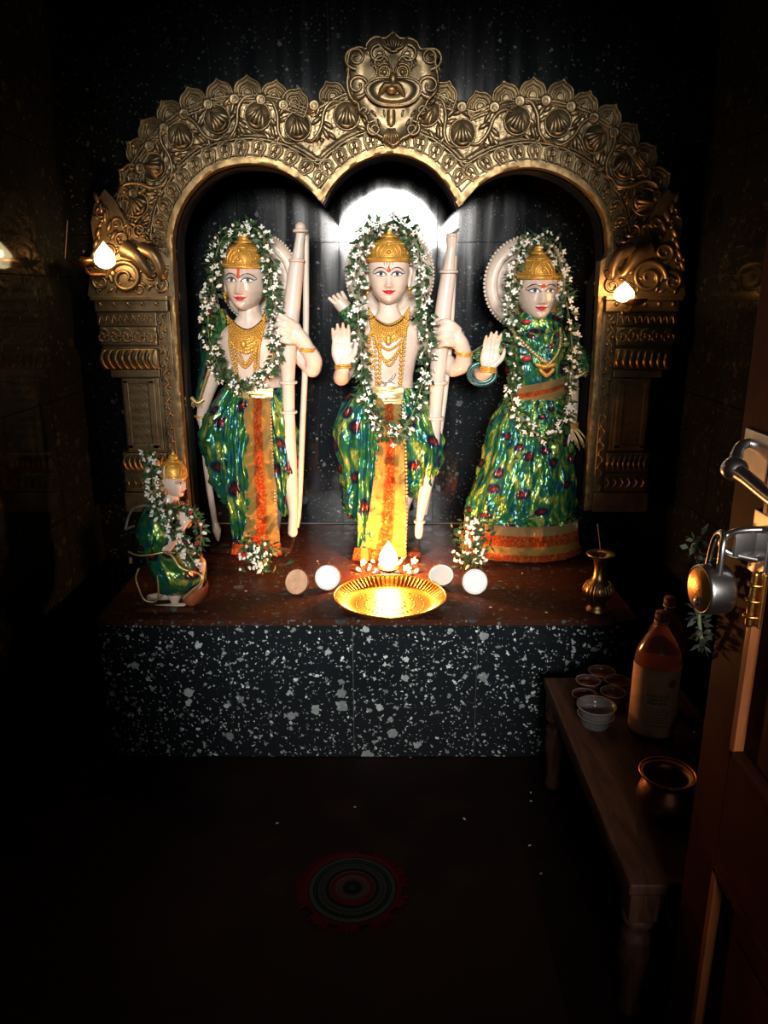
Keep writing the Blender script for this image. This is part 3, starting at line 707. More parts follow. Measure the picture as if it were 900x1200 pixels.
# feet of the arch: sea-monster scrolls on a ledge, then the pillars
XC = (JL+JR)/2
def Wn(px, py, h=0.0):
    x, z = W2(px, py); return Vector((x, YA-h, z))
for sd, nm in ((-1, 'left'), (1, 'right')):
    def K(px, py, h=0.0):           # left-hand pixel mirrored in the world for the right foot
        v = Wn(px, py, h)
        if sd > 0: v.x = 2*XC-v.x
        return v
    m = MB()
    pl_ = [(104, 347), (108, 318), (112, 290), (108, 262), (112, 240), (124, 222), (136, 235), (150, 262), (185, 292), (203, 306), (206, 347)]
    pts = [K(x, y) for x, y in pl_]; m.prism([(p.x, p.z) for p in pts], YA-.012, YA+.05)
    mk = m.build('sea_monster', 'brass', arch, smooth=False)
    m = MB()
    def coil(cx, cy, r0, r1, a0, turns, h, rad, n=22):
        pp = []; rr = []
        for i in range(n+1):
            t = i/n; a = a0+turns*2*pi*t; r = r0*(1-t)+r1*t
            pp.append(K(cx+r*math.cos(a), cy+r*math.sin(a), h)); rr.append(rad*SX*(1-.5*t))
        m.tube(pp, rr, 8, 2)
    coil(148, 326, 21, 4, pi, 1.6, .018, 3.6); coil(120, 330, 13, 3, 0, -1.4, .016, 2.6); coil(130, 296, 12, 3, pi/2, 1.3, .016, 2.4)
    coil(190, 335, 9, 2, -pi/2, 1.4, .016, 2.2); coil(120, 250, 9, 2, pi/2, -1.5, .014, 2.2); coil(145, 280, 9, 2, pi/2, 1.4, .016, 2.2)
    for k in range(5): m.sphere(K(115+k*5, 232+k*11, .014), 1, 8, 6, (.010, .011, .022), Matrix.Rotation(sd*(.3-.25*k), 3, 'Y'))
    for k in range(4): m.sphere(K(108+3*k, 312-13*k, .014), 1, 8, 6, (.009, .010, .020), Matrix.Rotation(-sd*.5, 3, 'Y'))
    for (cx, cy, r_, d_) in ((165, 270, 8, 1), (138, 262, 7, -1), (182, 306, 6, 1), (112, 305, 7, 1), (165, 340, 6, -1)): coil(cx, cy, r_, 2, r_, 1.3*d_, .014, 2.0)
    rk_ = random.Random(5)
    for k in range(46):
        x_, y_ = rk_.uniform(112, 200), rk_.uniform(250, 342)
        if x_ < 200 and y_ > 236+(x_-130)*.85: m.sphere(K(x_, y_, .011), 1, 8, 5, (.006, .008, .015), Matrix.Rotation(rk_.uniform(-1.5, 1.5), 3, 'Y'))
    m.build('foliage', 'brass', mk)
    m = MB(); m.tube([K(150, 292, .018), K(163, 300, .034), K(172, 312, .036), K(180, 322, .03), K(186, 316, .022)], [12*SX, 9*SX, 6*SX, 4.5*SX, 3*SX], 10)
    m.tube([K(168, 292, .02), K(182, 298, .03), K(190, 312, .03), K(192, 325, .024), K(197, 318, .02)], [9*SX, 8*SX, 6*SX, 5*SX, 3*SX], 10)
    for (x, y) in ((178, 284), (172, 277), (184, 296)): m.sphere(K(x, y, .03), 1, 10, 8, (.013, .010, .007))
    m.build('snout', 'brass', mk)
    # ledge and pillar
    def bx(mb, u0, u1, py0, py1, h, bev=.003):      # u is metres outward from the jamb line
        j = JL if sd < 0 else JR
        xa, xb = sorted((j+sd*u0, j+sd*u1)); za, zb = W2(450, py1)[1], W2(450, py0)[1]
        mb.box((xa, YA-h, za), (xb, YA+.05, zb), bev)
    m = MB(); bx(m, .02, .27, 365, 433, .002, .002); bx(m, .02, .212, 433, 530, .002, .002); bx(m, .02, .235, 530, 598, .002, .002); pil = m.build('pillar', 'brass', arch, smooth=False)
    # taper: narrower shaft between capital and foot
    for v in pil.data.vertices:
        pass
    m = MB(); bx(m, .015, .285, 347, 352, .040); bx(m, .02, .275, 352, 365, .028); m.build('ledge', 'brass', pil, smooth=False)
    m = MB(); bx(m, .065, .275, 366, 382, .014); bx(m, .067, .270, 383, 405, .020, .006); m.build('frieze', 'brass', pil, smooth=False)
    m = MB(); bx(m, .067, .275, 408, 433, .018, .009); m.build('capital_roll', 'brass', pil)
    m = MB(); bx(m, .067, .245, 433, 442, .018, .004); m.build('capital_neck', 'brass', pil, smooth=False)
    m = MB(); bx(m, .075, .21, 443, 527, .012); bx(m, .09, .115, 445, 525, .018); bx(m, .185, .205, 445, 525, .018); bx(m, .09, .205, 443, 449, .018); bx(m, .09, .205, 520, 527, .018)
    m.build('shaft_frame', 'brass', pil, smooth=False)
    j = JL if sd < 0 else JR
    # woven diamond panel
    m = MB(); za, zb = W2(450, 520)[1], W2(450, 449)[1]; na, nb = 22, 44; rows = []
    for i in range(nb+1):
        rows.append([])
        for k in range(na+1):
            u_ = .115+.07*k/na; z_ = za+(zb-za)*i/nb
            rows[-1].append(Vector((j+sd*u_, YA-.014-.004*abs(math.sin((u_*1.0+z_)*260))*abs(math.sin((u_-z_)*260)), z_)))
    m.grid(rows); m.build('woven_panel', 'brass', pil)
    m = MB(); bx(m, .067, .225, 530, 552, .014, .006); bx(m, .067, .225, 554, 575, .018); bx(m, .03, .235, 576, 598, .024); m.build('foot', 'brass', pil, smooth=False)
    def crescent(w_, h_):
        mb = MB(); mb.tube([(w_*.2, .0, h_/2), (-w_*.25, -.008, h_*.3), (-w_*.45, -.012, 0), (-w_*.25, -.008, -h_*.3), (w_*.2, 0, -h_/2)], [w_*.12, w_*.32, w_*.42, w_*.32, w_*.12], 8, 3); return mb.mesh('flute', 'brass')
    cm = crescent(.024, .066)
    for k in range(8):
        inst('flute', cm, pil, (j+sd*(.085+k*.0245), YA-.018, W2(450, 420.5)[1]), None, (-sd, 1, 1) if False else 1.0)
    cm2 = crescent(.018, .056)
    for k in range(8): inst('flute', cm2, pil, (j+sd*(.08+k*.0195), YA-.014, W2(450, 541)[1]))
    m = MB()
    for k in range(5):
        x_ = j+sd*(.09+k*.042); zc = W2(450, 394)[1]; pp = []
        for i in range(20):
            t = i/19; a = -sd*t*2*pi*1.3; r_ = .024*(1-t)+.004; pp.append((x_+r_*math.sin(a), YA-.022, zc+r_*math.cos(a)))
        m.tube(pp, .004, 6, 1)
        for q_ in range(3): m.sphere((x_+.014*math.cos(q_*2), YA-.02, zc+.014*math.sin(q_*2.2)), .006, 6, 5)
    for k in range(9):
        x_ = j+sd*(.08+k*.0225); zc = W2(450, 374)[1]; m.tube([(x_-.010, YA-.016, zc-.012), (x_, YA-.02, zc+.013), (x_+.010, YA-.016, zc-.012)], .0035, 6, 3)
    for k in range(6):
        x_ = j+sd*(.085+k*.026); zc = W2(450, 564)[1]; m.tube([(x_-.012, YA-.018, zc+.018), (x_, YA-.024, zc), (x_-.010, YA-.018, zc-.018)], .005, 6, 3)
    for k in range(5): m.sphere((j+sd*(.055+k*.05), YA-.03, W2(450, 356)[1]), .008, 8, 6)
    # vine strip beside the jamb
    zt, zb_ = W2(450, 366)[1], W2(450, 574)[1]; n_ = 26
    m.tube([(j+sd*(.048+.010*math.sin(i*1.5)), YA-.012, zb_+(zt-zb_)*i/52) for i in range(53)], .0035, 6, 1)
    for i in range(n_):
        z_ = zb_+(zt-zb_)*(i+.5)/n_; m.sphere((j+sd*(.048+.009*(-1)**i), YA-.010, z_), 1, 6, 5, (.008, .005, .006), Matrix.Rotation(.8*(-1)**i, 3, 'Y'))
    for u_ in (.034, .063): m.tube([(j+sd*u_, YA-.006, zb_), (j+sd*u_, YA-.006, zt)], .003, 6, 1)
    m.build('embossing', 'brass', pil)
# dark granite plinths under the brass pillars are the wall itself
# ------------------------------------------------------------------ figure builders
def crv(pts, res=6, n=None):
    out = [Vector(p) for p in crom([Vector(p) for p in pts], res)]
    return out
HW = [(-1.03, .10), (-.99, .22), (-.92, .345), (-.80, .465), (-.6, .595), (-.35, .685), (0, .745), (.3, .755), (.6, .70), (.85, .48), (.97, .2), (1.0, .05)]
HF = [(-1.03, .50), (-.99, .64), (-.92, .72), (-.80, .77), (-.6, .79), (-.35, .81), (0, .83), (.3, .84), (.6, .76), (.85, .50), (.97, .22), (1.0, .05)]
HB = [(-1.03, .10), (-.9, .22), (-.8, .30), (-.6, .50), (-.35, .72), (0, .86), (.3, .89), (.6, .80), (.85, .52), (.97, .2), (1.0, .05)]
def gs(x, z, cx, cz, sx, sz): return math.exp(-((x-cx)/sx)**2-((z-cz)/sz)**2)
def face_bump(x, z):
    b = 0
    if -.56 < z < .25:
        t = min(1, max(0, (.12-z)/.50)); amp = .035+.20*t**1.3
        if z < -.38: amp *= max(0, 1-((-.38-z)/.13)**1.5) if z > -.51 else 0
        b += amp*math.exp(-(x/(.062+.05*t))**2)
    b += .07*(gs(x, z, .10, -.40, .055, .05)+gs(x, z, -.10, -.40, .055, .05))
    for s in (-1, 1):
        b += -.065*gs(x, z, s*.30, .03, .17, .10)+.045*gs(x, z, s*.30, .0, .12, .07)+.03*gs(x, z, s*.28, .21, .22, .06)+.045*gs(x, z, s*.40, -.36, .18, .18)
    b += .065*gs(x, z, 0, -.575, .16, .045)+.075*gs(x, z, 0, -.665, .12, .05)-.03*gs(x, z, 0, -.615, .17, .018)-.03*gs(x, z, 0, -.75, .14, .05)+.06*gs(x, z, 0, -.90, .15, .10)
    return b
def face_y(x, z):
    w = lerp_table(HW, z); f = lerp_table(HF, z); q = min(1, abs(x)/w)
    return -(f*(1-q**2.3)**(1/2.1))-face_bump(x, z)
class Head:
    def __init__(s, c, u, yaw=0, roll=0, pitch=0):
        s.c = Vector(c); s.u = u
        s.R = Matrix.Rotation(yaw, 3, 'Z') @ Matrix.Rotation(roll, 3, 'Y') @ Matrix.Rotation(pitch, 3, 'X')
    def w(s, x, y, z): return s.c+s.R @ (Vector((x, y, z))*s.u)
    def on(s, x, z, off=.012): return s.w(x, face_y(x, z)-off, z)
    def body(s, mb):
        zs = np.concatenate([np.linspace(-1.03, -.85, 7)[:-1], np.linspace(-.85, .3, 60)[:-1], np.linspace(.3, 1.0, 16)])
        rows = []
        for z in zs:
            w = lerp_table(HW, z); f = lerp_table(HF, z); bk = lerp_table(HB, z); row = []
            for j in range(72):
                a = 2*pi*j/72; cx = math.cos(a); sy = math.sin(a)
                if sy <= 0: # front
                    x = w*math.copysign(abs(cx)**.9, cx); row.append(s.w(x, face_y(x, z), z))
                else: row.append(s.w(w*cx, bk*sy, z))
            rows.append(row)
        mb.grid(rows, True); mb.cap(rows[0]); mb.cap(rows[-1])
        for sd in (-1, 1):       # ears
            pp = [(sd*.70, .06, .20), (sd*.80, .12, .22), (sd*.83, .14, .08), (sd*.78, .08, -.12), (sd*.76, .04, -.36), (sd*.71, .02, -.42)]
            mb.tube([s.w(*p) for p in pp], [.05*s.u, .07*s.u, .075*s.u, .07*s.u, .07*s.u, .04*s.u], 8, 3)
    def patch(s, name, mat, top, bot, parent, off=.012, nx=16, nz=4):
        """strip between two (x, z) polylines laid on the face"""
        m = MB(); t = [Vector(p) for p in top]; b = [Vector(p) for p in bot]
        def samp(pl, k):
            q = k*(len(pl)-1); i = min(int(q), len(pl)-2); return pl[i].lerp(pl[i+1], q-i)
        rows = []
        for j in range(nz+1):
            rows.append([])
            for i in range(nx+1):
                p = samp(t, i/nx).lerp(samp(b, i/nx), j/nz); rows[-1].append(s.on(p.x, p.y, off))
        m.grid(rows); return m.build(name, mat, parent)
    def disc(s, name, mat, cx, cz, rx, rz, parent, off=.016):
        m = MB(); rows = []
        for k in (0.02, .5, 1.0): rows.append([s.on(cx+rx*k*math.cos(a), cz+rz*k*math.sin(a), off) for a in np.linspace(0, 2*pi, 17)[:-1]])
        m.grid(rows, True); m.cap(rows[0]); return m.build(name, mat, parent)
    def line(s, name, mat, pts, wid, parent, off=.02):
        c = crom(pts, 4); m = MB(); rows = [[], []]; n = len(c)
        for i, p in enumerate(c):
            d = (c[min(i+1, n-1)]-c[max(i-1, 0)]).normalized(); nn = Vector((-d.y, d.x)); w = wid*(.35+.65*math.sin(pi*min(max(i/(n-1), .08), .92)))
            for r_, sg in zip(rows, (1, -1)): r_.append(s.on(p.x+nn.x*w*sg*.5, p.y+nn.y*w*sg*.5, off))
        m.grid(rows); return m.build(name, mat, parent)
    def features(s, parent, tilak='drop'):
        for sd in (-1, 1):
            e = 1 if sd > 0 else -1
            ex, ez = e*.29, .0
            up = [(ex-.195*e, -.015), (ex-.11*e, .055), (ex, .078), (ex+.11*e, .055), (ex+.21*e, .015)]
            dn = [(ex-.195*e, -.015), (ex-.10*e, -.052), (ex, -.062), (ex+.10*e, -.045), (ex+.21*e, .015)]
            s.patch('eyelid', 'lid', [(x, z+.065) for x, z in up], up, parent, .010, 14, 2)
            ey = s.patch('eye', 'paint_white', crom(up, 3), crom(dn, 3), parent, .014)
            s.disc('iris', 'iris', ex+.01, .008, .066, .060, ey, .022); s.disc('pupil', 'paint_black', ex+.01, .008, .034, .034, ey, .027)
            s.line('eyeliner', 'paint_black', [(up[0][0]-.03*e, up[0][1]-.02)]+up+[(up[-1][0]+.08*e, up[-1][1]+.035)], .042, parent, .026)
            s.line('lower_eyeliner', 'paint_black', dn, .020, parent, .026)
            s.line('eyebrow', 'paint_black', [(e*.075, .13), (e*.20, .215), (e*.36, .225), (e*.50, .15), (e*.58, .06)], .038, parent, .016)
        up = [(-.25, -.555), (-.13, -.560), (-.05, -.535), (0, -.552), (.05, -.535), (.13, -.560), (.25, -.555)]
        md = [(-.27, -.545), (-.13, -.595), (0, -.612), (.13, -.595), (.27, -.545)]
        dn = [(-.25, -.555), (-.13, -.655), (0, -.695), (.13, -.655), (.25, -.555)]
        lp = s.patch('lips', 'paint_red', crom(up, 4), crom(dn, 4), parent, .012, 20, 8)
        s.line('lip_line', 'paint_black', md, .012, lp, .018)
        if tilak == 'drop':
            s.patch('tilak', 'paint_vermilion', [(-.075, .12), (-.05, .18), (0, .33), (.05, .18), (.075, .12)], [(-.075, .12), (-.05, .07), (0, .05), (.05, .07), (.075, .12)], parent, .014, 10, 3)
        else:
            s.disc('tilak', 'paint_vermilion', 0, .17, .085, .085, parent, .016)
        for e in (-1, 1):
            m = MB(); c = s.w(e*.78, -.02, -.50); m.sphere(c, .085*s.u, 10, 8); m.sphere(c+Vector((0, -.004, -.14*s.u)), .06*s.u, 8, 6, (1, 1, 1.5)); m.sphere(c+Vector((0, 0, -.27*s.u)), .04*s.u, 8, 6)
            m.build('earring', 'gold', parent)
    def crown(s, parent, height, finial=True, base=.42, wide=1.0, tall_crest=True):
        """gold cap: domed body with tiered knob, jewelled band and pointed crest"""
        u = s.u; q = s.R; m = MB(); rows = []
        zz = np.linspace(0, 1, 15)
        for t in zz:
            r = (1-.20*t-.62*t**4.5)*wide; z = base+height*.78*t
            rows.append([s.w(.80*r*math.cos(a), .04-.90*r*math.sin(a) if math.sin(a) > 0 else .04-.92*r*math.sin(a), z-(0.10*math.sin(a) if t == 0 else 0)*0) for a in np.linspace(0, 2*pi, 41)[:-1]])
        m.grid(rows, True); m.cap(rows[-1])
        cr = m.build('crown', 'gold', parent)
        b = MB()
        for zo, rr in ((.03, .055), (.16, .035), (height*.60, .04)):
            t = zo/(height*.78); r = (1-.20*t-.62*t**4.5)*wide
            b.tube([s.w(.81*r*math.cos(a), .04-.925*r*math.sin(a), base+zo) for a in np.linspace(0, 2*pi, 33)], rr*u, 8, 1, caps=False)
        b.build('crown_band', 'gold', cr)
        bead = MB(); bead.sphere((0, 0, 0), .036*u, 8, 6); bme = bead.mesh('bead', 'gold')
        bd = MB()
        for k in range(26):
            a = pi*k/25; t = .70; r = (1-.20*t-.62*t**4.5)*wide
            bd.sphere(s.w(.81*r*math.cos(a), .04-.93*r*math.sin(a), base+height*.78*t), .042*u, 6, 5)
        for k in range(30):
            a = pi*k/29; r = .985*wide; bd.sphere(s.w(.81*r*math.cos(a), .04-.94*r*math.sin(a), base+.095), .034*u, 6, 5)
        bd.build('crown_beads', 'gold', cr)
        # crest: nested pointed arches
        c = MB()
        def cy(x, z):
            t = max(0, min(1, (z-base)/(height*.78))); r = (1-.20*t-.62*t**4.5)*wide; qx = min(.98, abs(x)/(.80*r)); return .04-.92*r*math.sqrt(1-qx*qx)
        for k_, rr in ((1.0, .040), (.72, .032), (.44, .028)):
            pl = [(-.40*k_, base+.14), (-.42*k_, base+height*.28*k_+.06), (-.24*k_, base+height*.52*k_+.06), (0, base+height*.70*k_+.06), (.24*k_, base+height*.52*k_+.06), (.42*k_, base+height*.28*k_+.06), (.40*k_, base+.14)]
            c.tube([s.w(x, cy(x, z)-.03, z) for x, z in crom(pl, 3)], rr*u, 7, 1)
        c.sphere(s.w(0, cy(0, base+.30)-.03, base+.30), .075*u, 10, 8); c.sphere(s.w(0, cy(0, base+height*.5)-.02, base+height*.5), .055*u, 10, 8, (1, 1, 1.5))
        for e in (-1, 1):
            for k in range(3):
                x = e*(.50+.10*k); pp = []
                for i in range(12):
                    a = i/11*2*pi*1.2; r_ = .10*(1-i/13); xx = x+e*r_*math.cos(a)*.6; z_ = base+.30+.16*(k % 2)+r_*math.sin(a); pp.append(s.w(xx, cy(xx, z_)-.015, z_))
                c.tube(pp, .02*u, 6, 1)
        c.build('crown_crest', 'gold', cr)
        f = MB(); zt = base+height*.74
        prof = [(.40*wide, 0), (.42*wide, .04), (.30*wide, .09), (.22*wide, .14), (.30*wide, .19), (.27*wide, .27), (.15*wide, .34), (.09, .40), (.10, .45), (.05, .52), (.0, .54)]
        f.lathe((0, 0, 0), [(r*u, z*u*height/1.05) for r, z in prof], 20)
        f.v = [tuple(s.w(0, .04, zt)+q @ Vector(p)) for p in f.v]
        f.build('crown_finial', 'gold', cr)
        for e in (-1, 1):        # pale side wings of the cap
            w_ = MB(); w_.tube([s.w(e*.80, .05, base-.10), s.w(e*.92, .03, base+.25), s.w(e*.90, .03, base+height*.5), s.w(e*.80, .03, base+height*.62)], [.06*u, .075*u, .06*u, .02*u], 8, 3); w_.build('crown_wing', 'marble', cr)
        return cr
def remesh(mb, name, mat, org, voxel=.0035, smooth=3, ratio=.45, extra=None, parent=None):
    me = mb.mesh('tmp', mat, org); o = bpy.data.objects.new('tmp', me); COL.objects.link(o)
    a = o.modifiers.new('r', 'REMESH'); a.mode = 'VOXEL'; a.voxel_size = voxel
    b = o.modifiers.new('s', 'SMOOTH'); b.iterations = smooth; b.factor = .5
    if ratio < 1: c = o.modifiers.new('d', 'DECIMATE'); c.ratio = ratio
    bpy.context.view_layer.update(); dg = bpy.context.evaluated_depsgraph_get()
    out = bpy.data.meshes.new_from_object(o.evaluated_get(dg)); bpy.data.objects.remove(o); bpy.data.meshes.remove(me)
    if extra is not None:
        bm = bmesh.new(); bm.from_mesh(out); x = extra.mesh('tmp2', None, org); n0 = len(bm.faces); bm.from_mesh(x); bm.faces.ensure_lookup_table()
        for f in bm.faces[n0:]: f.material_index = 1
        bm.to_mesh(out); bm.free(); bpy.data.meshes.remove(x)
    out.name = name; out.materials.clear(); out.materials.append(M[mat]); out.materials.append(M['marble_face']); out.polygons.foreach_set('use_smooth', [True]*len(out.polygons))
    return link(name, out, parent, org)
from mathutils.bvhtree import BVHTree
class Fig:
    """a figure on the plane y = Y: everything is given in pixels of that plane plus a depth offset"""
    def __init__(s, Y): s.Y = Y; s.px = S(450, Y)*1.0
    def at(s, px, py, dy=0.0): v = P(px, py, s.Y); v.y += dy; return v
    def af(s, px, py, dy=0.0): return P(px, py, s.Y+dy)          # a thing well in front, seen there
    def pts(s, L_): return [s.at(*p) for p in L_]
    def loft(s, mb, levels, seg=48, fold=0, amp=0, ph=0, twist=0, sub=6, uvs=(1, 1), seed=0, capz=True):
        """levels: (py, xl, xr, half depth m, dy) -> closed rings with folds"""
        lv = [Vector((*l[:4],)) for l in levels]; rows = []; UV = []
        arr = np.array([list(l)+[0]*(5-len(l)) for l in levels], float); n = len(arr); T = np.linspace(0, n-1, (n-1)*sub+1)
        def cubic(col, t):
            i = min(int(t), n-2); f = t-i; p1, p2 = arr[i, col], arr[i+1, col]; p0 = arr[max(i-1, 0), col]; p3 = arr[min(i+2, n-1), col]
            return .5*(2*p1+(p2-p0)*f+(2*p0-5*p1+4*p2-p3)*f*f+(3*p1-p0-3*p2+p3)*f**3)
        for t in T:
            py, xl, xr, hd, dy = [cubic(c_, t) for c_ in range(5)]
            a0 = s.at(xl, py); a1 = s.at(xr, py); c = (a0+a1)/2; hw = (a1.x-a0.x)/2; row = []; env = amp*min(1, .25+t/(n-1)*1.2)
            for j in range(seg+1):
                a = 2*pi*j/seg+pi/2; k = 1.0; d = 0
                if fold:
                    w_ = mnoise.noise(Vector((math.cos(a)*1.2, math.sin(a)*1.2, t*.55+seed)))
                    q_ = fold*a/6.283*1.0
                    n1 = mnoise.noise(Vector((math.cos(a)*fold*.30+w_*1.2, math.sin(a)*fold*.30, t*.62+twist*a*.35+seed*3.3)))
                    n2 = mnoise.noise(Vector((math.cos(a)*fold*.62, math.sin(a)*fold*.62+w_*2, t*1.15-twist*a*.5+seed*1.7)))
                    d = env*(1.9*(.42-math.sqrt(abs(n1)+.01))+.9*(.4-math.sqrt(abs(n2)+.01))+.9*w_+.3*math.sin(fold*a+ph+2*w_))
                row.append(Vector((c.x+(hw+d)*math.cos(a), c.y+dy-(hd+d)*math.sin(a)*-1*-1, c.z+d*.2)))
                UV.append((uvs[0]*j/seg, uvs[1]*(1-t/(n-1))))
            rows.append(row)
        mb.grid(rows, False, UV)
        return rows
    def ribbon(s, mb, line, uvs=1.0, nu=20, ruck=0.0, seed=0, us=1.0, pleat=0):
        """line: (py, xl, xr, dy) strips seen from the front, with rucks"""
        arr = np.array(line, float); n = len(arr); T = np.linspace(0, n-1, (n-1)*12+1); rows = []; UV = []
        for t in T:
            i = min(int(t), n-2); f = t-i; p0, p1, p2, p3 = arr[max(i-1, 0)], arr[i], arr[i+1], arr[min(i+2, n-1)]
            py, xl, xr, dy = .5*(2*p1+(p2-p0)*f+(2*p0-5*p1+4*p2-p3)*f*f+(3*p1-p0-3*p2+p3)*f**3)
            row = []
            for j in range(nu+1):
                u = j/nu; w_ = mnoise.noise(Vector((u*2.2, t*1.7+seed, seed*3.1))); w2 = math.sin(t*7+u*2.5+w_*4+seed)
                w3 = 1-abs(math.sin(t*9+u*3*(1 if seed % 2 else -1)+w_*6)); e = ruck*(w_*1.0+.35*w2+1.0*w3+pleat*math.sin(u*6.283*2.5+w_*2.5+t*.4))
                p = s.at(xl+(xr-xl)*u, py+e*120*0, dy-e-.010*math.sin(pi*u)); row.append(p); UV.append((u*us, uvs*t/(n-1)))
            rows.append(row)
        mb.grid(rows, False, UV)
        return rows
def bvh_of(*objs):
    V = []; F = []
    for o in objs:
        k = len(V); g = ORG[o]; V += [v.co+g for v in o.data.vertices]; F += [[i+k for i in p.vertices] for p in o.data.polygons]
    return BVHTree.FromPolygons(V, F)
def front(b, p, off=.003, default=None):
    h = b.ray_cast(Vector((p[0], p[1]-1.0 if len(p) > 2 else 1.5, p[-1])), Vector((0, 1, 0)))
    if h[0] is None: return None
    return h[0]+Vector((0, -off, 0))
def chain_on(b, F, pl, rad, mb, beads=False, off=.004, res=6, seg=7):
    """necklace strand laid on the chest: pixels -> front surface"""
    pts = []
    for q in crom(pl, res):
        w = F.at(q.x, q.y); h = front(b, (w.x, w.y, w.z), off)
        pts.append(h if h is not None else Vector((w.x, w.y-.05, w.z)))
    if beads:
        acc = 0; last = pts[0]; mb.sphere(last, rad, 6, 5)
        for a, c in zip(pts[:-1], pts[1:]):
            d = (c-a).length; n = max(1, int(d/(rad*1.7)))
            for k in range(n): mb.sphere(a.lerp(c, (k+1)/n), rad, 6, 5)
    else: mb.tube(pts, rad, seg, 1)
def fan(F, b, name, mat, top, bot, parent, off=.005, nx=24, nz=6, relief_=0.0):
    """sheet between two pixel polylines laid on the chest"""
    t = [Vector(p) for p in crom(top, 5)]; d = [Vector(p) for p in crom(bot, 5)]; m = MB(); rows = []; UV = []
    def samp(pl, k):
        q = k*(len(pl)-1); i = min(int(q), len(pl)-2); return pl[i].lerp(pl[i+1], q-i)
    last = None
    for j in range(nz+1):
        rows.append([])
        for i in range(nx+1):
            p = samp(t, i/nx).lerp(samp(d, i/nx), j/nz); w = F.at(p.x, p.y); h = front(b, (w.x, w.y, w.z), off+relief_*abs(math.sin(i*1.3)*math.sin(j*1.7)))
            if h is None: h = last if last is not None else Vector((w.x, w.y-.04, w.z)); h = Vector((w.x, h.y, w.z))
            last = h; rows[-1].append(h); UV.append((i/nx*.3, j/nz*.3))
    m.grid(rows, False, UV); return m.build(name, mat, parent)
def hand_open(mb, Wp, D, Nn, T, Lh, curl=.15, spread=.05):
    """wrist point, finger direction, palm normal, thumb side, length"""
    D, Nn, T = Vector(D).normalized(), Vector(Nn).normalized(), Vector(T).normalized()
    offs = (.165, .055, -.055, -.16); lens = (.42, .47, .44, .34)
    for o, l_ in zip(offs, lens):
        k = Wp+D*(.52*Lh)+T*(o*Lh); dr = (D+T*(o*spread*8)).normalized()
        mb.tube([Wp+T*(o*.5*Lh)+D*.02*Lh, Wp+D*.28*Lh+T*(o*.95*Lh), k], [.085*Lh, .105*Lh, .072*Lh], 10, 3, True)
        a = k+dr*(l_*.45*Lh)+Nn*(curl*.10*Lh); b_ = a+dr*(l_*.33*Lh)+Nn*(curl*.35*Lh); c = b_+dr*(l_*.22*Lh)+Nn*(curl*.40*Lh)
        mb.tube([k, a, b_, c], [.058*Lh, .053*Lh, .048*Lh, .036*Lh], 10, 3, True)
    th0 = Wp+D*.10*Lh+T*.10*Lh+Nn*.03*Lh; th1 = Wp+D*.30*Lh+T*.27*Lh+Nn*.07*Lh; th2 = th1+(D*.8+T*.35)*.17*Lh+Nn*.03*Lh; th3 = th2+(D*1.0+T*.05)*.13*Lh
    mb.tube([th0, th1, th2, th3], [.09*Lh, .075*Lh, .058*Lh, .040*Lh], 10, 3, True)
    mb.tube([Wp-D*.04*Lh, Wp+D*.12*Lh], [.115*Lh, .13*Lh], 10, 3, True)
def flower_mesh(name, mat, n=5, r=.0125, open_=.55):
    m = MB()
    for k in range(n):
        a = 2*pi*k/n; c = Vector((math.cos(a)*r*.62, math.sin(a)*r*.62, r*open_*.35))
        rot = Matrix.Rotation(a, 3, 'Z') @ Matrix.Rotation(-.5, 3, 'Y')
        m.sphere(c, 1, 6, 4, (r*.62, r*.40, r*.22), rot)
    m.sphere((0, 0, r*.15), r*.30, 6, 4); return m.mesh(name, mat)
def bud_mesh(name, mat, r=.0075):
    m = MB(); m.lathe((0, 0, 0), [(.0, -1.6*r), (.45*r, -1.0*r), (.9*r, .2*r), (.8*r, .9*r), (.35*r, 1.5*r), (0, 1.7*r)], 7); return m.mesh(name, mat)
FL = [flower_mesh('jasmine_flower', 'petal', 4, .0105, .8), bud_mesh('jasmine_flower', 'petal', .0062), bud_mesh('jasmine_flower', 'petal', .0072)]
def rand_rot(rg): return Matrix.Rotation(rg.uniform(0, 2*pi), 3, 'Z') @ Matrix.Rotation(rg.uniform(-1.1, 1.1), 3, 'X') @ Matrix.Rotation(rg.uniform(-1.1, 1.1), 3, 'Y')
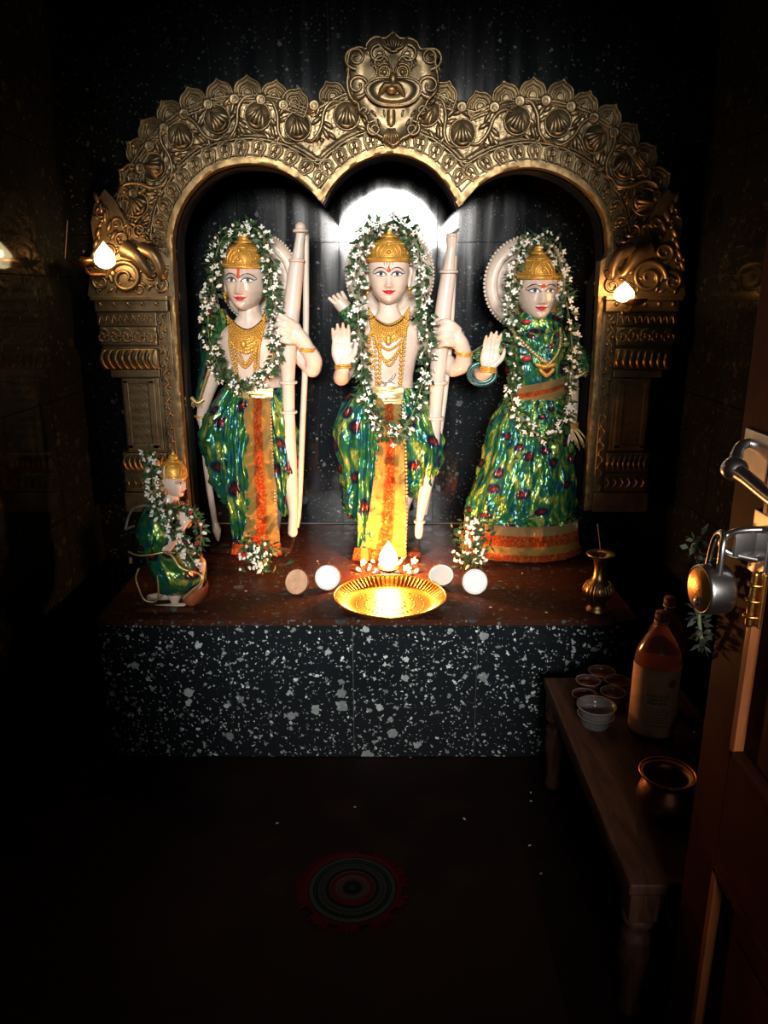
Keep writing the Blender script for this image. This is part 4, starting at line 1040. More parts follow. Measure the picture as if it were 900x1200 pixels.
def garland(name, label, F, path, nfl, rad=.026, nleaf=240, seed=1, group='leafy jasmine garlands on the idols', fl=None, lmat='leaf', fmat=None, leaf_len=.026, cat='garland'):
    """path: (px, py, dy) on the figure's plane"""
    rg = random.Random(seed); pts = [F.at(*p) if len(p) == 3 else F.at(p[0], p[1], -.09) for p in path]
    c = crom(pts, 10); Ls = [0]
    for a, b in zip(c[:-1], c[1:]): Ls.append(Ls[-1]+(b-a).length)
    root = thing(name, label, cat, c[len(c)//2], group)
    m = MB(); m.tube(c[::2]+[c[-1]], .003, 6, 1); m.build('string', 'thread', root)
    def at_s(s_):
        i = max(1, min(int(np.searchsorted(Ls, s_)), len(c)-1)); t = (s_-Ls[i-1])/max(1e-9, Ls[i]-Ls[i-1])
        return c[i-1].lerp(c[i], t), (c[i]-c[i-1]).normalized()
    m = MB()
    for k in range(nleaf):
        p, d = at_s(rg.uniform(0, Ls[-1])); o = Vector((rg.gauss(0, 1), rg.gauss(-.25, 1), rg.gauss(0, 1))); o = (o-d*o.dot(d)*.6).normalized()
        p = p+o*rg.uniform(.1, .75)*rad; l_ = leaf_len*rg.uniform(.8, 1.5); w_ = l_*rg.uniform(.16, .30)
        dr = (o+d*rg.uniform(-.7, .7)+Vector((0, 0, -.25))).normalized(); sd = dr.cross(Vector((rg.uniform(-1, 1), rg.uniform(-1, 1), rg.uniform(-1, 1)))).normalized(); nn = dr.cross(sd)
        m.add([p, p+dr*l_*.45+sd*w_, p+dr*l_*.45-sd*w_, p+dr*l_+nn*l_*.12, p+dr*l_*.5+nn*l_*.06], [(0, 2, 4), (0, 4, 1), (1, 4, 3), (4, 2, 3)])
    m.build('leaves', lmat, root, recalc=False)['kind'] = 'stuff'
    fl = fl or FL
    for k in range(nfl):
        s_ = Ls[-1]*(k+rg.uniform(.1, .9))/nfl; p, d = at_s(s_); o = Vector((rg.gauss(0, 1), rg.gauss(-1.0, .7), rg.gauss(0, 1))); o = (o-d*o.dot(d)*.7).normalized()
        p = p+o*rad*rg.uniform(.7, 1.25); q = Vector((0, 0, 1)).rotation_difference((o+Vector((rg.uniform(-.6, .6), -.3, rg.uniform(-.6, .6)))).normalized())
        inst('flower', fl[rg.choice((0, 0, 1, 2))], root, p, q.to_matrix(), rg.uniform(.75, 1.15))
    return root
def bracelet(F, c, d, r, name, parent, mat='gold', n=1, gap=.007, thick=.004):
    d = Vector(d).normalized(); a = d.orthogonal().normalized(); b = d.cross(a); m = MB()
    for k in range(n):
        cc = Vector(c)+d*gap*(k-(n-1)/2)
        m.tube([cc+(a*math.cos(t)+b*math.sin(t))*r for t in np.linspace(0, 2*pi, 21)], thick, 8, 1, caps=False)
        for t in np.linspace(0, 2*pi, 15)[:-1]: m.sphere(cc+(a*math.cos(t)+b*math.sin(t))*(r+thick*.6), thick*.7, 6, 4)
    return m.build(name, mat, parent)
def halo(F, cx, cy, rx, ry, dy, parent, beads=84):
    c = F.at(cx, cy, dy); sx = S(cy, F.Y); m = MB(); rows = []
    for k, (r_, h_) in enumerate(((0.0, .0), (.70, .0), (.74, -.008), (.80, -.004), (.92, -.004), (.96, -.010), (1.0, -.004), (1.0, .018))):
        rows.append([c+Vector((rx*sx*r_*math.cos(a), h_, ry*sx*r_*math.sin(a))) for a in np.linspace(0, 2*pi, 49)[:-1]])
    m.grid(rows, True); m.cap(rows[-1]); h = m.build('halo', 'marble_dull', parent); auto_sharp(h, 50)
    b = MB()
    for k in range(beads):
        a = 2*pi*k/beads; b.sphere(c+Vector((rx*sx*1.015*math.cos(a), .004, ry*sx*1.015*math.sin(a))), 2*pi*rx*sx/beads*.46, 6, 5)
    b.build('halo_beading', 'marble_dull', h); return h
def bow(name, label, F, path, string, parent=None):
    """path: (px, py, r px, dy)"""
    pts = [F.at(p[0], p[1], p[3]) for p in path]; sx = F.px; root = thing(name, label, 'bow', pts[-1])
    m = MB(); m.tube(pts, [p[2]*sx for p in path], 16, 5, True); m.build('limb', 'marble_tan', root)
    return root, pts, sx
# ================================================================== centre idol
def idol_feet(mb, F, pts):
    for (x, y, dy) in pts: mb.tube([F.at(x, y-3, dy+.02), F.at(x, y-1, dy-.03), F.at(x, y+1, dy-.08)], [.022, .022, .014], 10, 3, True)
Fc = Fig(2.93); px = Fc.px
C = thing('idol', 'central white marble idol with peacock-print wrap and long gold and orange panel, behind the flame', 'statue', Fc.at(455, 645, 0))
hd = Head(Fc.at(455.5, 322, -.02), 30.5*px)
mb = MB(); 
rows = Fc.loft(mb, [(362, 444, 467, .036, .0), (371, 438, 473, .045, 0), (378, 425, 486, .058, .0), (388, 417, 494, .072, 0), (402, 417, 494, .080, 0), (422, 423, 488, .076, 0), (442, 428, 484, .070, 0), (458, 426, 486, .074, 0), (480, 416, 496, .085, 0), (505, 414, 498, .085, 0)], 36)
mb.cap(rows[0][:-1]); mb.cap(rows[-1][:-1])
mb.tube(Fc.pts([(455, 340, .005), (455, 360, 0), (455, 376, 0)]), [11*px, 11.5*px, 15*px], 14, 4, True)
# viewer's left arm, palm raised
wr = Fc.af(402, 431, -.13)
mb.tube([Fc.at(426, 389, 0), Fc.at(413, 412, .0), Fc.at(405, 436, -.025)], [13*px, 10.5*px, 9.5*px], 12, 4, True)
mb.tube([Fc.at(405, 436, -.025), Fc.at(401, 440, -.07), wr], [9.5*px, 9.5*px, 7.2*px], 12, 4, True)
hand_open(mb, wr+Vector((0, 0, .004)), (-.06, .10, 1), (0.05, -1, .1), (1, 0, -.05), .152, .2)
# viewer's right arm closed on the bow
mb.tube([Fc.at(487, 389, 0), Fc.at(508, 410, .0), Fc.at(530, 431, -.03)], [13*px, 10.5*px, 10*px], 12, 4, True)
mb.tube([Fc.at(530, 431, -.03), Fc.at(540, 425, -.06), Fc.at(541, 409, -.085)], [10*px, 10*px, 8*px], 12, 4, True)
mb.tube([Fc.at(541, 410, -.085), Fc.at(537, 401, -.095), Fc.at(532, 393, -.10)], [8.5*px, 9*px, 8.5*px], 12, 4, True)
for (a, b_, c_, d_) in (((534, 385), (526, 378), (518, 375), (511, 378)), ((533, 389), (524, 384), (516, 383), (509, 388)), ((532, 395), (523, 392), (515, 392), (509, 396)), ((533, 401), (524, 400), (517, 400), (512, 404))):
    mb.tube([Fc.at(*a, -.10), Fc.at(*b_, -.128), Fc.at(*c_, -.128), Fc.at(*d_, -.100)], [4.4*px, 3.9*px, 3.6*px, 2.6*px], 10, 4, True)
mb.tube([Fc.at(537, 405, -.07), Fc.at(528, 402, -.035), Fc.at(517, 396, -.03)], [5*px, 4.5*px, 3.5*px], 10, 3, True)
# legs
mb.tube(Fc.pts([(440, 480, 0), (434, 560, 0), (434, 640, .0)]), [17*px, 12*px, 8*px], 12, 4, True)
mb.tube(Fc.pts([(474, 480, 0), (477, 560, 0), (471, 600, .02), (467, 640, .02)]), [17*px, 13*px, 8.5*px, 7*px], 12, 4, True)
idol_feet(mb, Fc, [(434, 641, 0), (467, 641, .02)])
hx = MB(); hd.body(hx)
body = remesh(mb, 'body', 'marble', ORG[C], extra=hx, parent=C)
hd.features(C); hd.crown(C, 1.12, base=.44)
m = MB()
for k in range(4): m.tube([hd.on(-.16+.1*k, .30, .012), hd.on(-.17+.1*k, .44, .012)], .012*hd.u, 5, 1)
m.build('forehead_marks', 'paint_vermilion', C)
bv = bvh_of(body)
halo(Fc, 457, 322, 52, 57, .085, C)
# gold bib, chains and long pendant
cl = fan(Fc, bv, 'gold_collar', 'gold', [(431, 358), (440, 371), (455, 378), (470, 371), (480, 358)], [(434, 382), (442, 393), (456, 400), (470, 392), (479, 380)], C, .006, 30, 8, .004)
m = MB(); chain_on(bv, Fc, [(432, 360), (441, 374), (456, 381), (471, 374), (479, 360)], .0024, m, off=.014); m.build('black_cord', 'paint_black', C)
m = MB()
for pl in ([(437, 386), (440, 410), (441, 440), (442, 458)], [(475, 386), (473, 410), (470, 440), (468, 458)]): chain_on(bv, Fc, pl, .0062, m, True, .006)
for pl in ([(440, 390), (446, 412), (456, 426), (466, 412), (473, 390)], [(440, 392), (444, 400), (455, 408), (468, 400), (473, 392)], [(440, 391), (444, 408), (454, 421), (467, 408), (473, 392)]): chain_on(bv, Fc, pl, .0052, m, True, .007)
for pl in ([(432, 392), (432, 410), (436, 430)], [(446, 390), (445, 420)], [(436, 386), (434, 400), (440, 430)]): chain_on(bv, Fc, pl, .0055, m, True, .006)
m.build('gold_chains', 'gold', C)
m = MB(); rk2 = random.Random(8)
for k in range(9):
    x_, y_ = 450+rk2.uniform(-3, 12), 436+rk2.uniform(-4, 14); chain_on(bv, Fc, [(x_, y_), (x_+rk2.uniform(-5, 5), y_+rk2.uniform(-2, 4)), (x_+rk2.uniform(-7, 7), y_+rk2.uniform(2, 8))], .0016, m, off=.003)
m.build('dried_stalks', 'incense', C)['kind'] = 'stuff'
m = MB()
for pl in ([(445, 404), (445, 430), (445, 459)], [(470, 404), (469, 430), (467, 459)], [(443, 459), (455, 461), (469, 459)]): chain_on(bv, Fc, pl, .0072, m, True, .006)
m.build('gold_frame', 'gold', C)
m = MB()
for q in ((455, 399), (455, 395)): m.sphere(front(bv, Fc.at(*q), .010), .011, 10, 8, (1, .7, 1.2))
m.build('pendant', 'gold', C)
bracelet(Fc, wr+Vector((0, 0, .004)), (-.05, .1, 1), 8.3*px, 'bangle', C, n=2)
bracelet(Fc, Fc.at(541, 411, -.082), (.1, -.25, 1), 9.0*px, 'bangle', C, n=2)
def collar_rows(F, bv, top, bot, par, n=7):
    m = MB()
    for k in range(n+1):
        t = k/n; chain_on(bv, F, [(p[0]*(1-t)+q[0]*t, p[1]*(1-t)+q[1]*t) for p, q in zip(top, bot)], .0036 if k % 2 else .0050, m, True, .010)
    m.build('collar_beading', 'gold', par)['kind'] = 'stuff'
collar_rows(Fc, bv, [(433, 363), (440, 373), (455, 381), (470, 373), (479, 362)], [(435, 382), (442, 393), (456, 400), (470, 392), (478, 380)], C)
# quiver with arrow tails over the shoulder
m = MB(); m.tube([Fc.at(418, 384, .055), Fc.at(404, 362, .06)], [11*px, 11*px], 14, 3); m.build('quiver_wrap', 'peacock', C)
m = MB(); m.tube([Fc.at(404, 362, .06), Fc.at(396, 353, .06)], [9*px, 8.5*px], 12, 2)
for k in range(4): m.tube([Fc.at(392+k*4, 356-k*2, .055), Fc.at(385+k*5, 350-k*2.4, .05)], [2.6*px, 2.2*px], 8, 2, True)
m.build('quiver_arrows', 'marble_dull', C)
# peacock wrap: two draped legs
m = MB(); Fc.loft(m, [(452, 421, 456, .082, -.005), (468, 403, 457, .098, -.012), (490, 394, 456, .108, -.018), (512, 391, 452, .112, -.02), (538, 396, 448, .108, -.02), (560, 402, 446, .10, -.02), (580, 403, 444, .095, -.02), (594, 404, 440, .08, -.02), (604, 409, 432, .05, -.015)], 112, 9, .017, 0, .8, 8, (.75, .75), 1)
m.build('wrap_drape', 'peacock', C)
m = MB(); Fc.loft(m, [(452, 455, 490, .080, -.0), (468, 456, 503, .095, -.005), (490, 458, 513, .105, -.01), (514, 462, 520, .108, -.01), (538, 466, 519, .104, -.01), (556, 468, 513, .095, -.01), (570, 470, 505, .08, -.008), (580, 476, 496, .05, 0)], 112, 9, .017, 1, -.8, 8, (.75, .75), 4)
m.build('wrap_drape', 'peacock', C)
m = MB(); Fc.ribbon(m, [(470, 424, 446, -.105), (520, 422, 446, -.130), (570, 421, 444, -.130), (610, 420, 442, -.115), (643, 420, 440, -.10)], .55, 24, .009, 2, .12, .9); m.build('inner_fold', 'peacock', C)
m = MB(); Fc.ribbon(m, [(462, 441, 468, -.098), (490, 441, 471, -.118), (530, 440, 473, -.132), (570, 436, 474, -.135), (605, 430, 475, -.128), (628, 424, 475, -.115), (643, 419, 476, -.105)], 5, 20, .020, 5); m.build('brocade_panel', 'panel', C)
m = MB(); Fc.ribbon(m, [(449, 437, 472, -.092), (458, 437, 472, -.096), (469, 438, 471, -.104)], 1, 10, .003, 1); m.build('waist_knot', 'gold_trim', C)
m = MB()
for q in np.linspace(0, 1, 44): m.sphere(Fc.at(471+4.5*math.sin(q*2.6), 466+q*180, -.112-.026*math.sin(q*pi)), .0058, 6, 5)
m.build('pearl_edge', 'gold_trim', C)
m = MB(); Fc.ribbon(m, [(630, 417, 442, -.12), (644, 414, 446, -.125)], .4, 10, .006, 2); m.build('lower_border', 'red_border', C)
m = MB(); a_, b_ = Fc.at(418, 645), Fc.at(492, 645); m.box((a_.x, 2.84, ZP), (b_.x, 3.02, ZP+.022), .004); m.build('base', 'granite_top', C)

# his bow
root, pts, sx = bow('bow', 'tall pale marble bow held by the central idol', Fc, [(528, 281, 6.5, -.055), (527.5, 292, 5, -.055), (526, 302, 5.5, -.055), (524.5, 316, 7, -.055), (524, 322, 8.2, -.055), (520, 350, 9.0, -.057), (516, 385, 10, -.06), (513, 420, 9.6, -.06), (511, 446, 8.6, -.06), (509.5, 470, 7.5, -.06), (508, 487, 8, -.06), (504, 520, 9.8, -.06), (499.5, 555, 9.0, -.06), (495, 583, 6.5, -.058), (491.5, 602, 4.4, -.058), (490.5, 614, 5.4, -.058), (490, 622, 4.6, -.058)], None)
m = MB()
for (x, y, r_) in ((524.2, 319, 8.8), (511.5, 446, 10.2), (508.2, 487, 9.4), (528, 277, 4.6), (491, 606, 5.6)): 
    c = Fc.at(x, y, -.06); m.tube([c+Vector((math.cos(t)*r_*px, math.sin(t)*r_*px, 0)) for t in np.linspace(0, 2*pi, 21)], .006, 8, 1, caps=False)
m.build('ring', 'marble_tan', root)
m = MB(); m.tube([Fc.at(528, 276, -.05), Fc.at(534, 272, -.05), Fc.at(536, 269, -.05)], [.006, .005, .003], 8, 2); m.build('tip_peg', 'iris', root)
m = MB(); m.tube([Fc.at(532, 300, -.02), Fc.at(527, 400, -.02), Fc.at(516, 500, -.02), Fc.at(497, 600, -.03)], 3.2*px, 8, 3); m.build('bow_string', 'marble_dull', root)

# ================================================================== left idol
Fl = Fig(2.98); px = Fl.px
Lk = thing('idol', 'left white marble idol beside the small kneeling figure, shawl on one shoulder, arm hanging down', 'statue', Fl.at(295, 636, 0))
hd = Head(Fl.at(289, 328, -.02), 31*px, yaw=R(-7), roll=R(1.5), pitch=R(2))
mb = MB()
rows = Fl.loft(mb, [(366, 280, 306, .038, .0), (376, 274, 312, .045, 0), (384, 263, 324, .056, 0), (394, 254, 336, .072, 0), (410, 255, 337, .080, 0), (428, 263, 333, .076, 0), (446, 267, 331, .072, 0), (462, 265, 333, .076, 0), (485, 256, 340, .086, 0), (505, 254, 342, .086, 0)], 36)
mb.cap(rows[0][:-1]); mb.cap(rows[-1][:-1])
mb.tube(Fl.pts([(290, 348, .005), (292, 366, 0), (293, 382, 0)]), [12*px, 12.5*px, 16*px], 14, 4, True)
mb.tube(Fl.pts([(260, 396, 0), (254, 420, .0), (247, 446, -.01), (240, 474, -.02), (237.5, 489, -.025)]), [13*px, 12*px, 10.5*px, 7*px, 5.6*px], 12, 4, True)
wl = Fl.at(237.5, 490, -.025)
hand_open(mb, wl, (.10, -.05, -1), (1, .2, 0), (.2, -1, 0), .12, 1.6)
mb.tube(Fl.pts([(332, 396, 0), (352, 416, 0), (367, 431, -.03)]), [13*px, 11*px, 10.5*px], 12, 4, True)
mb.tube(Fl.pts([(367, 431, -.03), (369, 420, -.06), (362, 405, -.085)]), [10.5*px, 10*px, 8*px], 12, 4, True)
mb.tube(Fl.pts([(362, 406, -.085), (357, 397, -.095), (351, 389, -.10)]), [8.5*px, 9*px, 8.5*px], 12, 4, True)
for (a, b_, c_, d_) in (((352, 382), (343, 374), (335, 370), (328, 372)), ((350, 386), (341, 381), (333, 378), (326, 381)), ((349, 391), (340, 389), (333, 387), (327, 390)), ((350, 397), (342, 397), (336, 396), (330, 399))):
    mb.tube([Fl.at(*a, -.10), Fl.at(*b_, -.128), Fl.at(*c_, -.128), Fl.at(*d_, -.100)], [4.4*px, 3.9*px, 3.6*px, 2.6*px], 10, 4, True)
mb.tube(Fl.pts([(356, 402, -.07), (347, 399, -.035), (336, 394, -.03)]), [5*px, 4.5*px, 3.5*px], 10, 3, True)
mb.tube(Fl.pts([(280, 480, 0), (284, 560, 0), (286, 632, 0)]), [17*px, 13*px, 8*px], 12, 4, True)
mb.tube(Fl.pts([(318, 480, 0), (322, 560, 0), (318, 632, .02)]), [17*px, 13*px, 8*px], 12, 4, True)
idol_feet(mb, Fl, [(286, 634, 0), (318, 634, .02)])
hx = MB(); hd.body(hx); body = remesh(mb, 'body', 'marble', ORG[Lk], extra=hx, parent=Lk)
hd.features(Lk); hd.crown(Lk, 1.12, base=.42)
m = MB(); m.tube([hd.on(0, .18, .01), hd.on(.0, .40, .014)], .05*hd.u, 6, 1); m.build('forehead_marks', 'paint_vermilion', Lk)
bv = bvh_of(body)
halo(Fl, 300, 327, 47, 52, .085, Lk)
fan(Fl, bv, 'gold_collar', 'gold', [(268, 368), (280, 380), (293, 385), (306, 378), (314, 366)], [(272, 396), (282, 407), (294, 412), (304, 405), (311, 392)], Lk, .006, 30, 8, .004)
m = MB(); chain_on(bv, Fl, [(266, 364), (278, 378), (293, 385), (306, 378), (313, 364)], .0024, m, off=.014); m.build('black_cord', 'paint_black', Lk)
m = MB()
for pl in ([(273, 398), (276, 415), (279, 440)], [(279, 404), (281, 425), (283, 446)], [(305, 402), (303, 420), (302, 440)], [(309, 396), (307, 412), (306, 430)]): chain_on(bv, Fl, pl, .0062, m, True, .006)
for pl in ([(276, 400), (284, 420), (292, 428), (300, 418), (306, 400)], [(278, 402), (285, 412), (292, 424), (301, 412), (305, 402)]): chain_on(bv, Fl, pl, .0055, m, True, .007)
m.build('gold_chains', 'gold', Lk)
m = MB(); m.sphere(front(bv, Fl.at(290, 402), .010), .012, 10, 8, (1, .7, 1.3)); m.build('pendant', 'gold', Lk)
collar_rows(Fl, bv, [(269, 370), (280, 381), (293, 387), (306, 379), (313, 368)], [(273, 396), (282, 407), (294, 412), (304, 405), (311, 392)], Lk)
bracelet(Fl, Fl.at(237.5, 487, -.025), (.1, 0, 1), 7*px, 'bangle', Lk, n=1)
bracelet(Fl, Fl.at(362, 406, -.085), (.2, -.2, 1), 9.2*px, 'bangle', Lk, n=2)
# shawl over the hanging arm with gold border, and a red rosette
m = MB(); Fl.loft(m, [(362, 240, 262, .045, .03), (376, 237, 268, .06, .02), (396, 236, 264, .07, .01), (420, 235, 257, .065, .01), (445, 232, 248, .055, .01), (462, 230, 242, .05, .01), (472, 229, 240, .045, .01)], 40, 5, .007, 0, .5, 4, (.5, .5), 6); m.build('shawl', 'peacock', Lk)
m = MB(); m.tube(Fl.pts([(256, 414, -.07), (250, 430, -.07), (243, 450, -.062), (238, 466, -.055)]), 1.8*px, 6, 4); m.tube(Fl.pts([(228, 464, -.05), (235, 470, -.055), (242, 466, -.05)]), 2.6*px, 6, 4)
for k in range(9): m.tube(Fl.pts([(229+k*1.5, 467, -.05), (228+k*1.5, 474+k % 3, -.052)]), .5*px, 5, 1)
m.build('shawl_border', 'gold_trim', Lk)
m = MB(); c = Fl.at(246, 364, -.045)
for k in range(5): m.tube([c+Vector((math.cos(a)*(.004+.003*k), -.003*(5-k), math.sin(a)*(.004+.003*k))) for a in np.linspace(k, k+4.6, 10)], .0045, 6, 1)
m.build('red_rosette', 'rose', Lk)
m = MB()
for k in range(4): m.tube([Fl.at(243+k*3, 358+k, .05), Fl.at(234+k*4.5, 352-k*2.5, .05), Fl.at(231+k*5, 346-k*1.5, .05)], [3*px, 2.8*px, 1.8*px], 8, 2, True)
m.build('quiver_arrows', 'marble_dull', Lk)
m = MB(); Fl.loft(m, [(452, 264, 298, .08, -.005), (468, 252, 300, .095, -.01), (486, 243, 300, .105, -.015), (505, 238, 298, .11, -.018), (526, 238.5, 296, .108, -.02), (548, 245, 294, .10, -.02), (566, 253, 291, .09, -.02), (582, 261, 286, .07, -.015), (592, 268, 280, .045, -.01)], 112, 9, .017, .5, .8, 8, (.75, .75), 11); m.build('wrap_drape', 'peacock', Lk)
m = MB(); Fl.loft(m, [(452, 296, 334, .078, 0), (470, 300, 341, .09, -.004), (500, 306, 347, .098, -.006), (530, 314, 350, .098, -.006), (560, 320, 349, .09, -.006), (585, 326, 346, .075, 0), (602, 330, 341, .045, 0)], 112, 9, .016, 1.5, -.7, 8, (.7, .75), 14); m.build('wrap_drape', 'peacock', Lk)
m = MB(); Fl.ribbon(m, [(461, 276, 297, -.095), (500, 274, 298, -.118), (550, 273, 299, -.128), (590, 276, 302, -.118), (628, 279, 306, -.105)], .55, 24, .009, 12, .12, .9); m.build('inner_fold', 'peacock', Lk)
m = MB(); Fl.ribbon(m, [(461, 291, 322, -.095), (500, 293, 323, -.118), (540, 293, 327, -.128), (575, 294, 330, -.128), (605, 294, 331, -.12), (625, 288, 333, -.115), (636, 281, 334, -.112)], 5, 20, .020, 15); m.build('brocade_panel', 'panel', Lk)
m = MB()
for k in range(1): Fl.ribbon(m, [(452, 284, 324, -.092), (462, 286, 324, -.100)], 1, 10, .003, 1)
for q in np.linspace(0, 1, 46): m.sphere(Fl.at(321+9*q, 463+q*170, -.105-.024*math.sin(q*pi)), .0055, 6, 5)
m.build('pearl_edge', 'gold_trim', Lk)
m = MB(); Fl.ribbon(m, [(626, 279, 334, -.122), (638, 278, 335, -.128)], .4, 12, .006, 3); m.build('lower_border', 'red_border', Lk)
m = MB(); m.tube(Fl.pts([(305, 617, -.125), (296, 634, -.135), (284, 642, -.13)]), 2.4*px, 7, 3); m.sphere(Fl.at(304, 616, -.13), 4*px, 8, 6); m.build('red_tie', 'rose', Lk)
a_, b_ = Fl.at(252, 640), Fl.at(344, 640); m = MB(); m.box((a_.x, 2.885, ZP), (b_.x, 3.06, ZP+.022), .004); m.build('base', 'granite_top', Lk)
root, pts, sx = bow('bow', 'tall pale marble bow held by the left idol', Fl, [(354, 268, 6, -.055), (354, 277, 5, -.055), (352.5, 288, 5.4, -.055), (351, 302, 6.5, -.055), (349, 315, 8.4, -.055), (345, 350, 9.4, -.057), (341.5, 385, 10.2, -.06), (339.5, 420, 9.4, -.06), (340, 446, 7.4, -.06), (340.5, 478, 7.0, -.06), (340, 505, 8.6, -.06), (341, 535, 9.0, -.06), (343.5, 570, 7.8, -.06), (345.5, 595, 5.2, -.058), (345, 608, 5.4, -.058), (345, 619, 6.0, -.058)], None)
m = MB()
for (x, y, r_) in ((350, 306, 7.4), (340, 446, 8.8), (340.5, 480, 8.4), (354, 272, 6.6)):
    c = Fl.at(x, y, -.06); m.tube([c+Vector((math.cos(t)*r_*px, math.sin(t)*r_*px, 0)) for t in np.linspace(0, 2*pi, 21)], .006, 8, 1, caps=False)
m.build('ring', 'marble_tan', root)
m = MB(); m.tube(Fl.pts([(359, 275, -.02), (359, 400, -.02), (355, 500, -.02), (351, 590, -.02), (348, 615, -.035)]), 3.6*px, 8, 3); m.build('bow_string', 'marble_dull', root)
ar = thing('arrow', 'slim white marble arrow pointing down from the left idol\'s hanging hand', 'arrow', Fl.at(257, 630, -.03))
m = MB(); m.tube(Fl.pts([(240, 500, -.03), (244, 545, -.03), (249, 580, -.03), (254, 612, -.03)]), [3.4*px, 4.0*px, 3.8*px, 3.4*px], 10, 4, True); m.build('shaft', 'marble', ar)
m = MB(); m.tube(Fl.pts([(254, 610, -.03), (256, 619, -.03), (257.5, 630, -.03)]), [3.5*px, 5.5*px, 1.5*px], 10, 3, True); m.build('head', 'marble', ar)

# ================================================================== right idol
Fr = Fig(2.93); px = Fr.px
Si = thing('idol', 'right white marble idol in a green peacock-print sari with flared skirt', 'statue', Fr.at(620, 655, 0))
hd = Head(Fr.at(628.5, 341, -.02), 30*px, yaw=R(3), roll=R(0))
mb = MB()
rows = Fr.loft(mb, [(380, 616, 641, .036, 0), (388, 606, 652, .046, 0), (396, 598, 660, .062, 0), (410, 595, 661, .078, 0), (430, 597, 659, .080, 0), (448, 599, 658, .072, 0), (465, 597, 660, .075, 0), (485, 590, 668, .085, 0)], 36)
mb.cap(rows[0][:-1]); mb.cap(rows[-1][:-1])
mb.tube(Fr.pts([(628, 360, .005), (628, 380, 0), (628, 394, 0)]), [11*px, 11.5*px, 15*px], 14, 4, True)
ws = Fr.af(572, 434, -.13)
mb.tube(Fr.pts([(602, 400, 0), (580, 418, 0), (562, 432, -.03)]), [12*px, 10*px, 9*px], 12, 4, True)
mb.tube([Fr.at(562, 432, -.03), Fr.at(562, 436, -.07), ws], [9*px, 9*px, 7*px], 12, 4, True)
hand_open(mb, ws, (.10, .08, 1), (0.05, -1, .05), (1, 0, -.08), .138, .2)
mb.tube(Fr.pts([(655, 402, 0), (665, 425, 0), (668, 450, -.01), (668, 478, -.02), (667, 497, -.03)]), [12*px, 10*px, 9.5*px, 8*px, 6*px], 12, 4, True)
hand_open(mb, Fr.at(667, 498, -.03), (.0, -.1, -1), (-1, -.2, 0), (-.2, -1, 0), .12, .6)
idol_feet(mb, Fr, [(600, 654, -.02), (645, 654, -.02)])
mb.tube(Fr.pts([(612, 480, 0), (606, 560, 0), (602, 650, 0)]), [16*px, 12*px, 8*px], 12, 4, True); mb.tube(Fr.pts([(645, 480, 0), (646, 560, 0), (645, 650, 0)]), [16*px, 12*px, 8*px], 12, 4, True)
hx = MB(); hd.body(hx); body = remesh(mb, 'body', 'marble', ORG[Si], extra=hx, parent=Si)
hd.features(Si, 'dot'); hd.crown(Si, 1.18, base=.42)
halo(Fr, 622, 332, 50, 53, .085, Si, 72)
m = MB(); Fr.loft(m, [(366, 606, 650, .060, -.004), (374, 601, 655, .066, -.004), (383, 597, 660, .070, -.004), (394, 592, 664, .082, -.006), (412, 590, 666, .096, -.01), (432, 592, 664, .098, -.01), (450, 594, 662, .090, -.008), (466, 592, 664, .090, -.006)], 56, 6, .006, 0, .4, 5, (.8, .5), 21); blouse = m.build('blouse', 'peacock', Si)
for pl, rr in (([(600, 398, -.01), (580, 412, -.01), (560, 424, -.03), (553, 430, -.05)], [15, 14.5, 14.5, 14]), ([(657, 400, -.01), (668, 412, -.01), (678, 424, -.02), (684, 432, -.02)], [15, 14.5, 13, 10])):
    m = MB(); m.tube(Fr.pts(pl), [r_*px for r_ in rr], 18, 5, caps=False); m.build('sleeve', 'peacock', Si)
m = MB(); c = Fr.af(565, 438, -.085)
for k, (r_, mt) in enumerate(((15.5, 0), (12.5, 0))): m.tube([c+Vector((math.cos(t)*r_*px, .010*k, math.sin(t)*r_*px*.80)) for t in np.linspace(0, 2*pi, 25)], 2.4*px, 8, 1, caps=False)
m.build('sleeve_cuff', 'teal', Si)
m = MB(); m.tube(Fr.pts([(552, 416, -.05), (549, 424, -.055), (553, 430, -.06), (560, 434, -.07)]), 2.2*px, 7, 3); m.tube(Fr.pts([(671, 440, -.02), (680, 438, -.03), (688, 428, -.03)]), 2.6*px, 7, 3)
for k in range(7): m.tube(Fr.pts([(680+k, 437-k*1.5, -.03), (684+k*1.3, 441-k*2.6, -.035)]), .8*px, 5, 1)
m.build('sleeve_border', 'gold_trim', Si)
bracelet(Fr, ws+Vector((0, 0, .002)), (.1, .1, 1), 8*px, 'bangle', Si, n=3)
bracelet(Fr, Fr.at(667, 496, -.03), (0, -.1, 1), 7.4*px, 'bangle', Si, n=3)
m = MB()
for k in range(8): m.tube([Fr.at(664+k*1.4, 500, -.045), Fr.at(668+k*2.2, 510+(k % 3)*2, -.06), Fr.at(670+k*2.3, 518+(k % 3)*3, -.06)], .7*px, 5, 2)
m.build('bangle_tassel', 'gold_trim', Si)
bv = bvh_of(blouse)
fan(Fr, bv, 'scarf', 'peacock', [(603, 384), (615, 388), (630, 390), (645, 386), (656, 382)], [(600, 392), (612, 414), (628, 430), (642, 416), (656, 400)], Si, .010, 24, 10, .006)
m = MB(); chain_on(bv, Fr, [(597, 386), (608, 400), (622, 414), (632, 421)], .0075, m, True, .016); chain_on(bv, Fr, [(652, 384), (650, 400), (644, 414), (634, 424)], .006, m, True, .016)
m.build('gold_neck_trim', 'gold_trim', Si)
m = MB(); chain_on(bv, Fr, [(622, 424), (632, 426), (642, 424)], .008, m, True, .014); chain_on(bv, Fr, [(626, 430), (633, 436), (640, 430)], .008, m, True, .014); m.build('pendant', 'gold', Si)
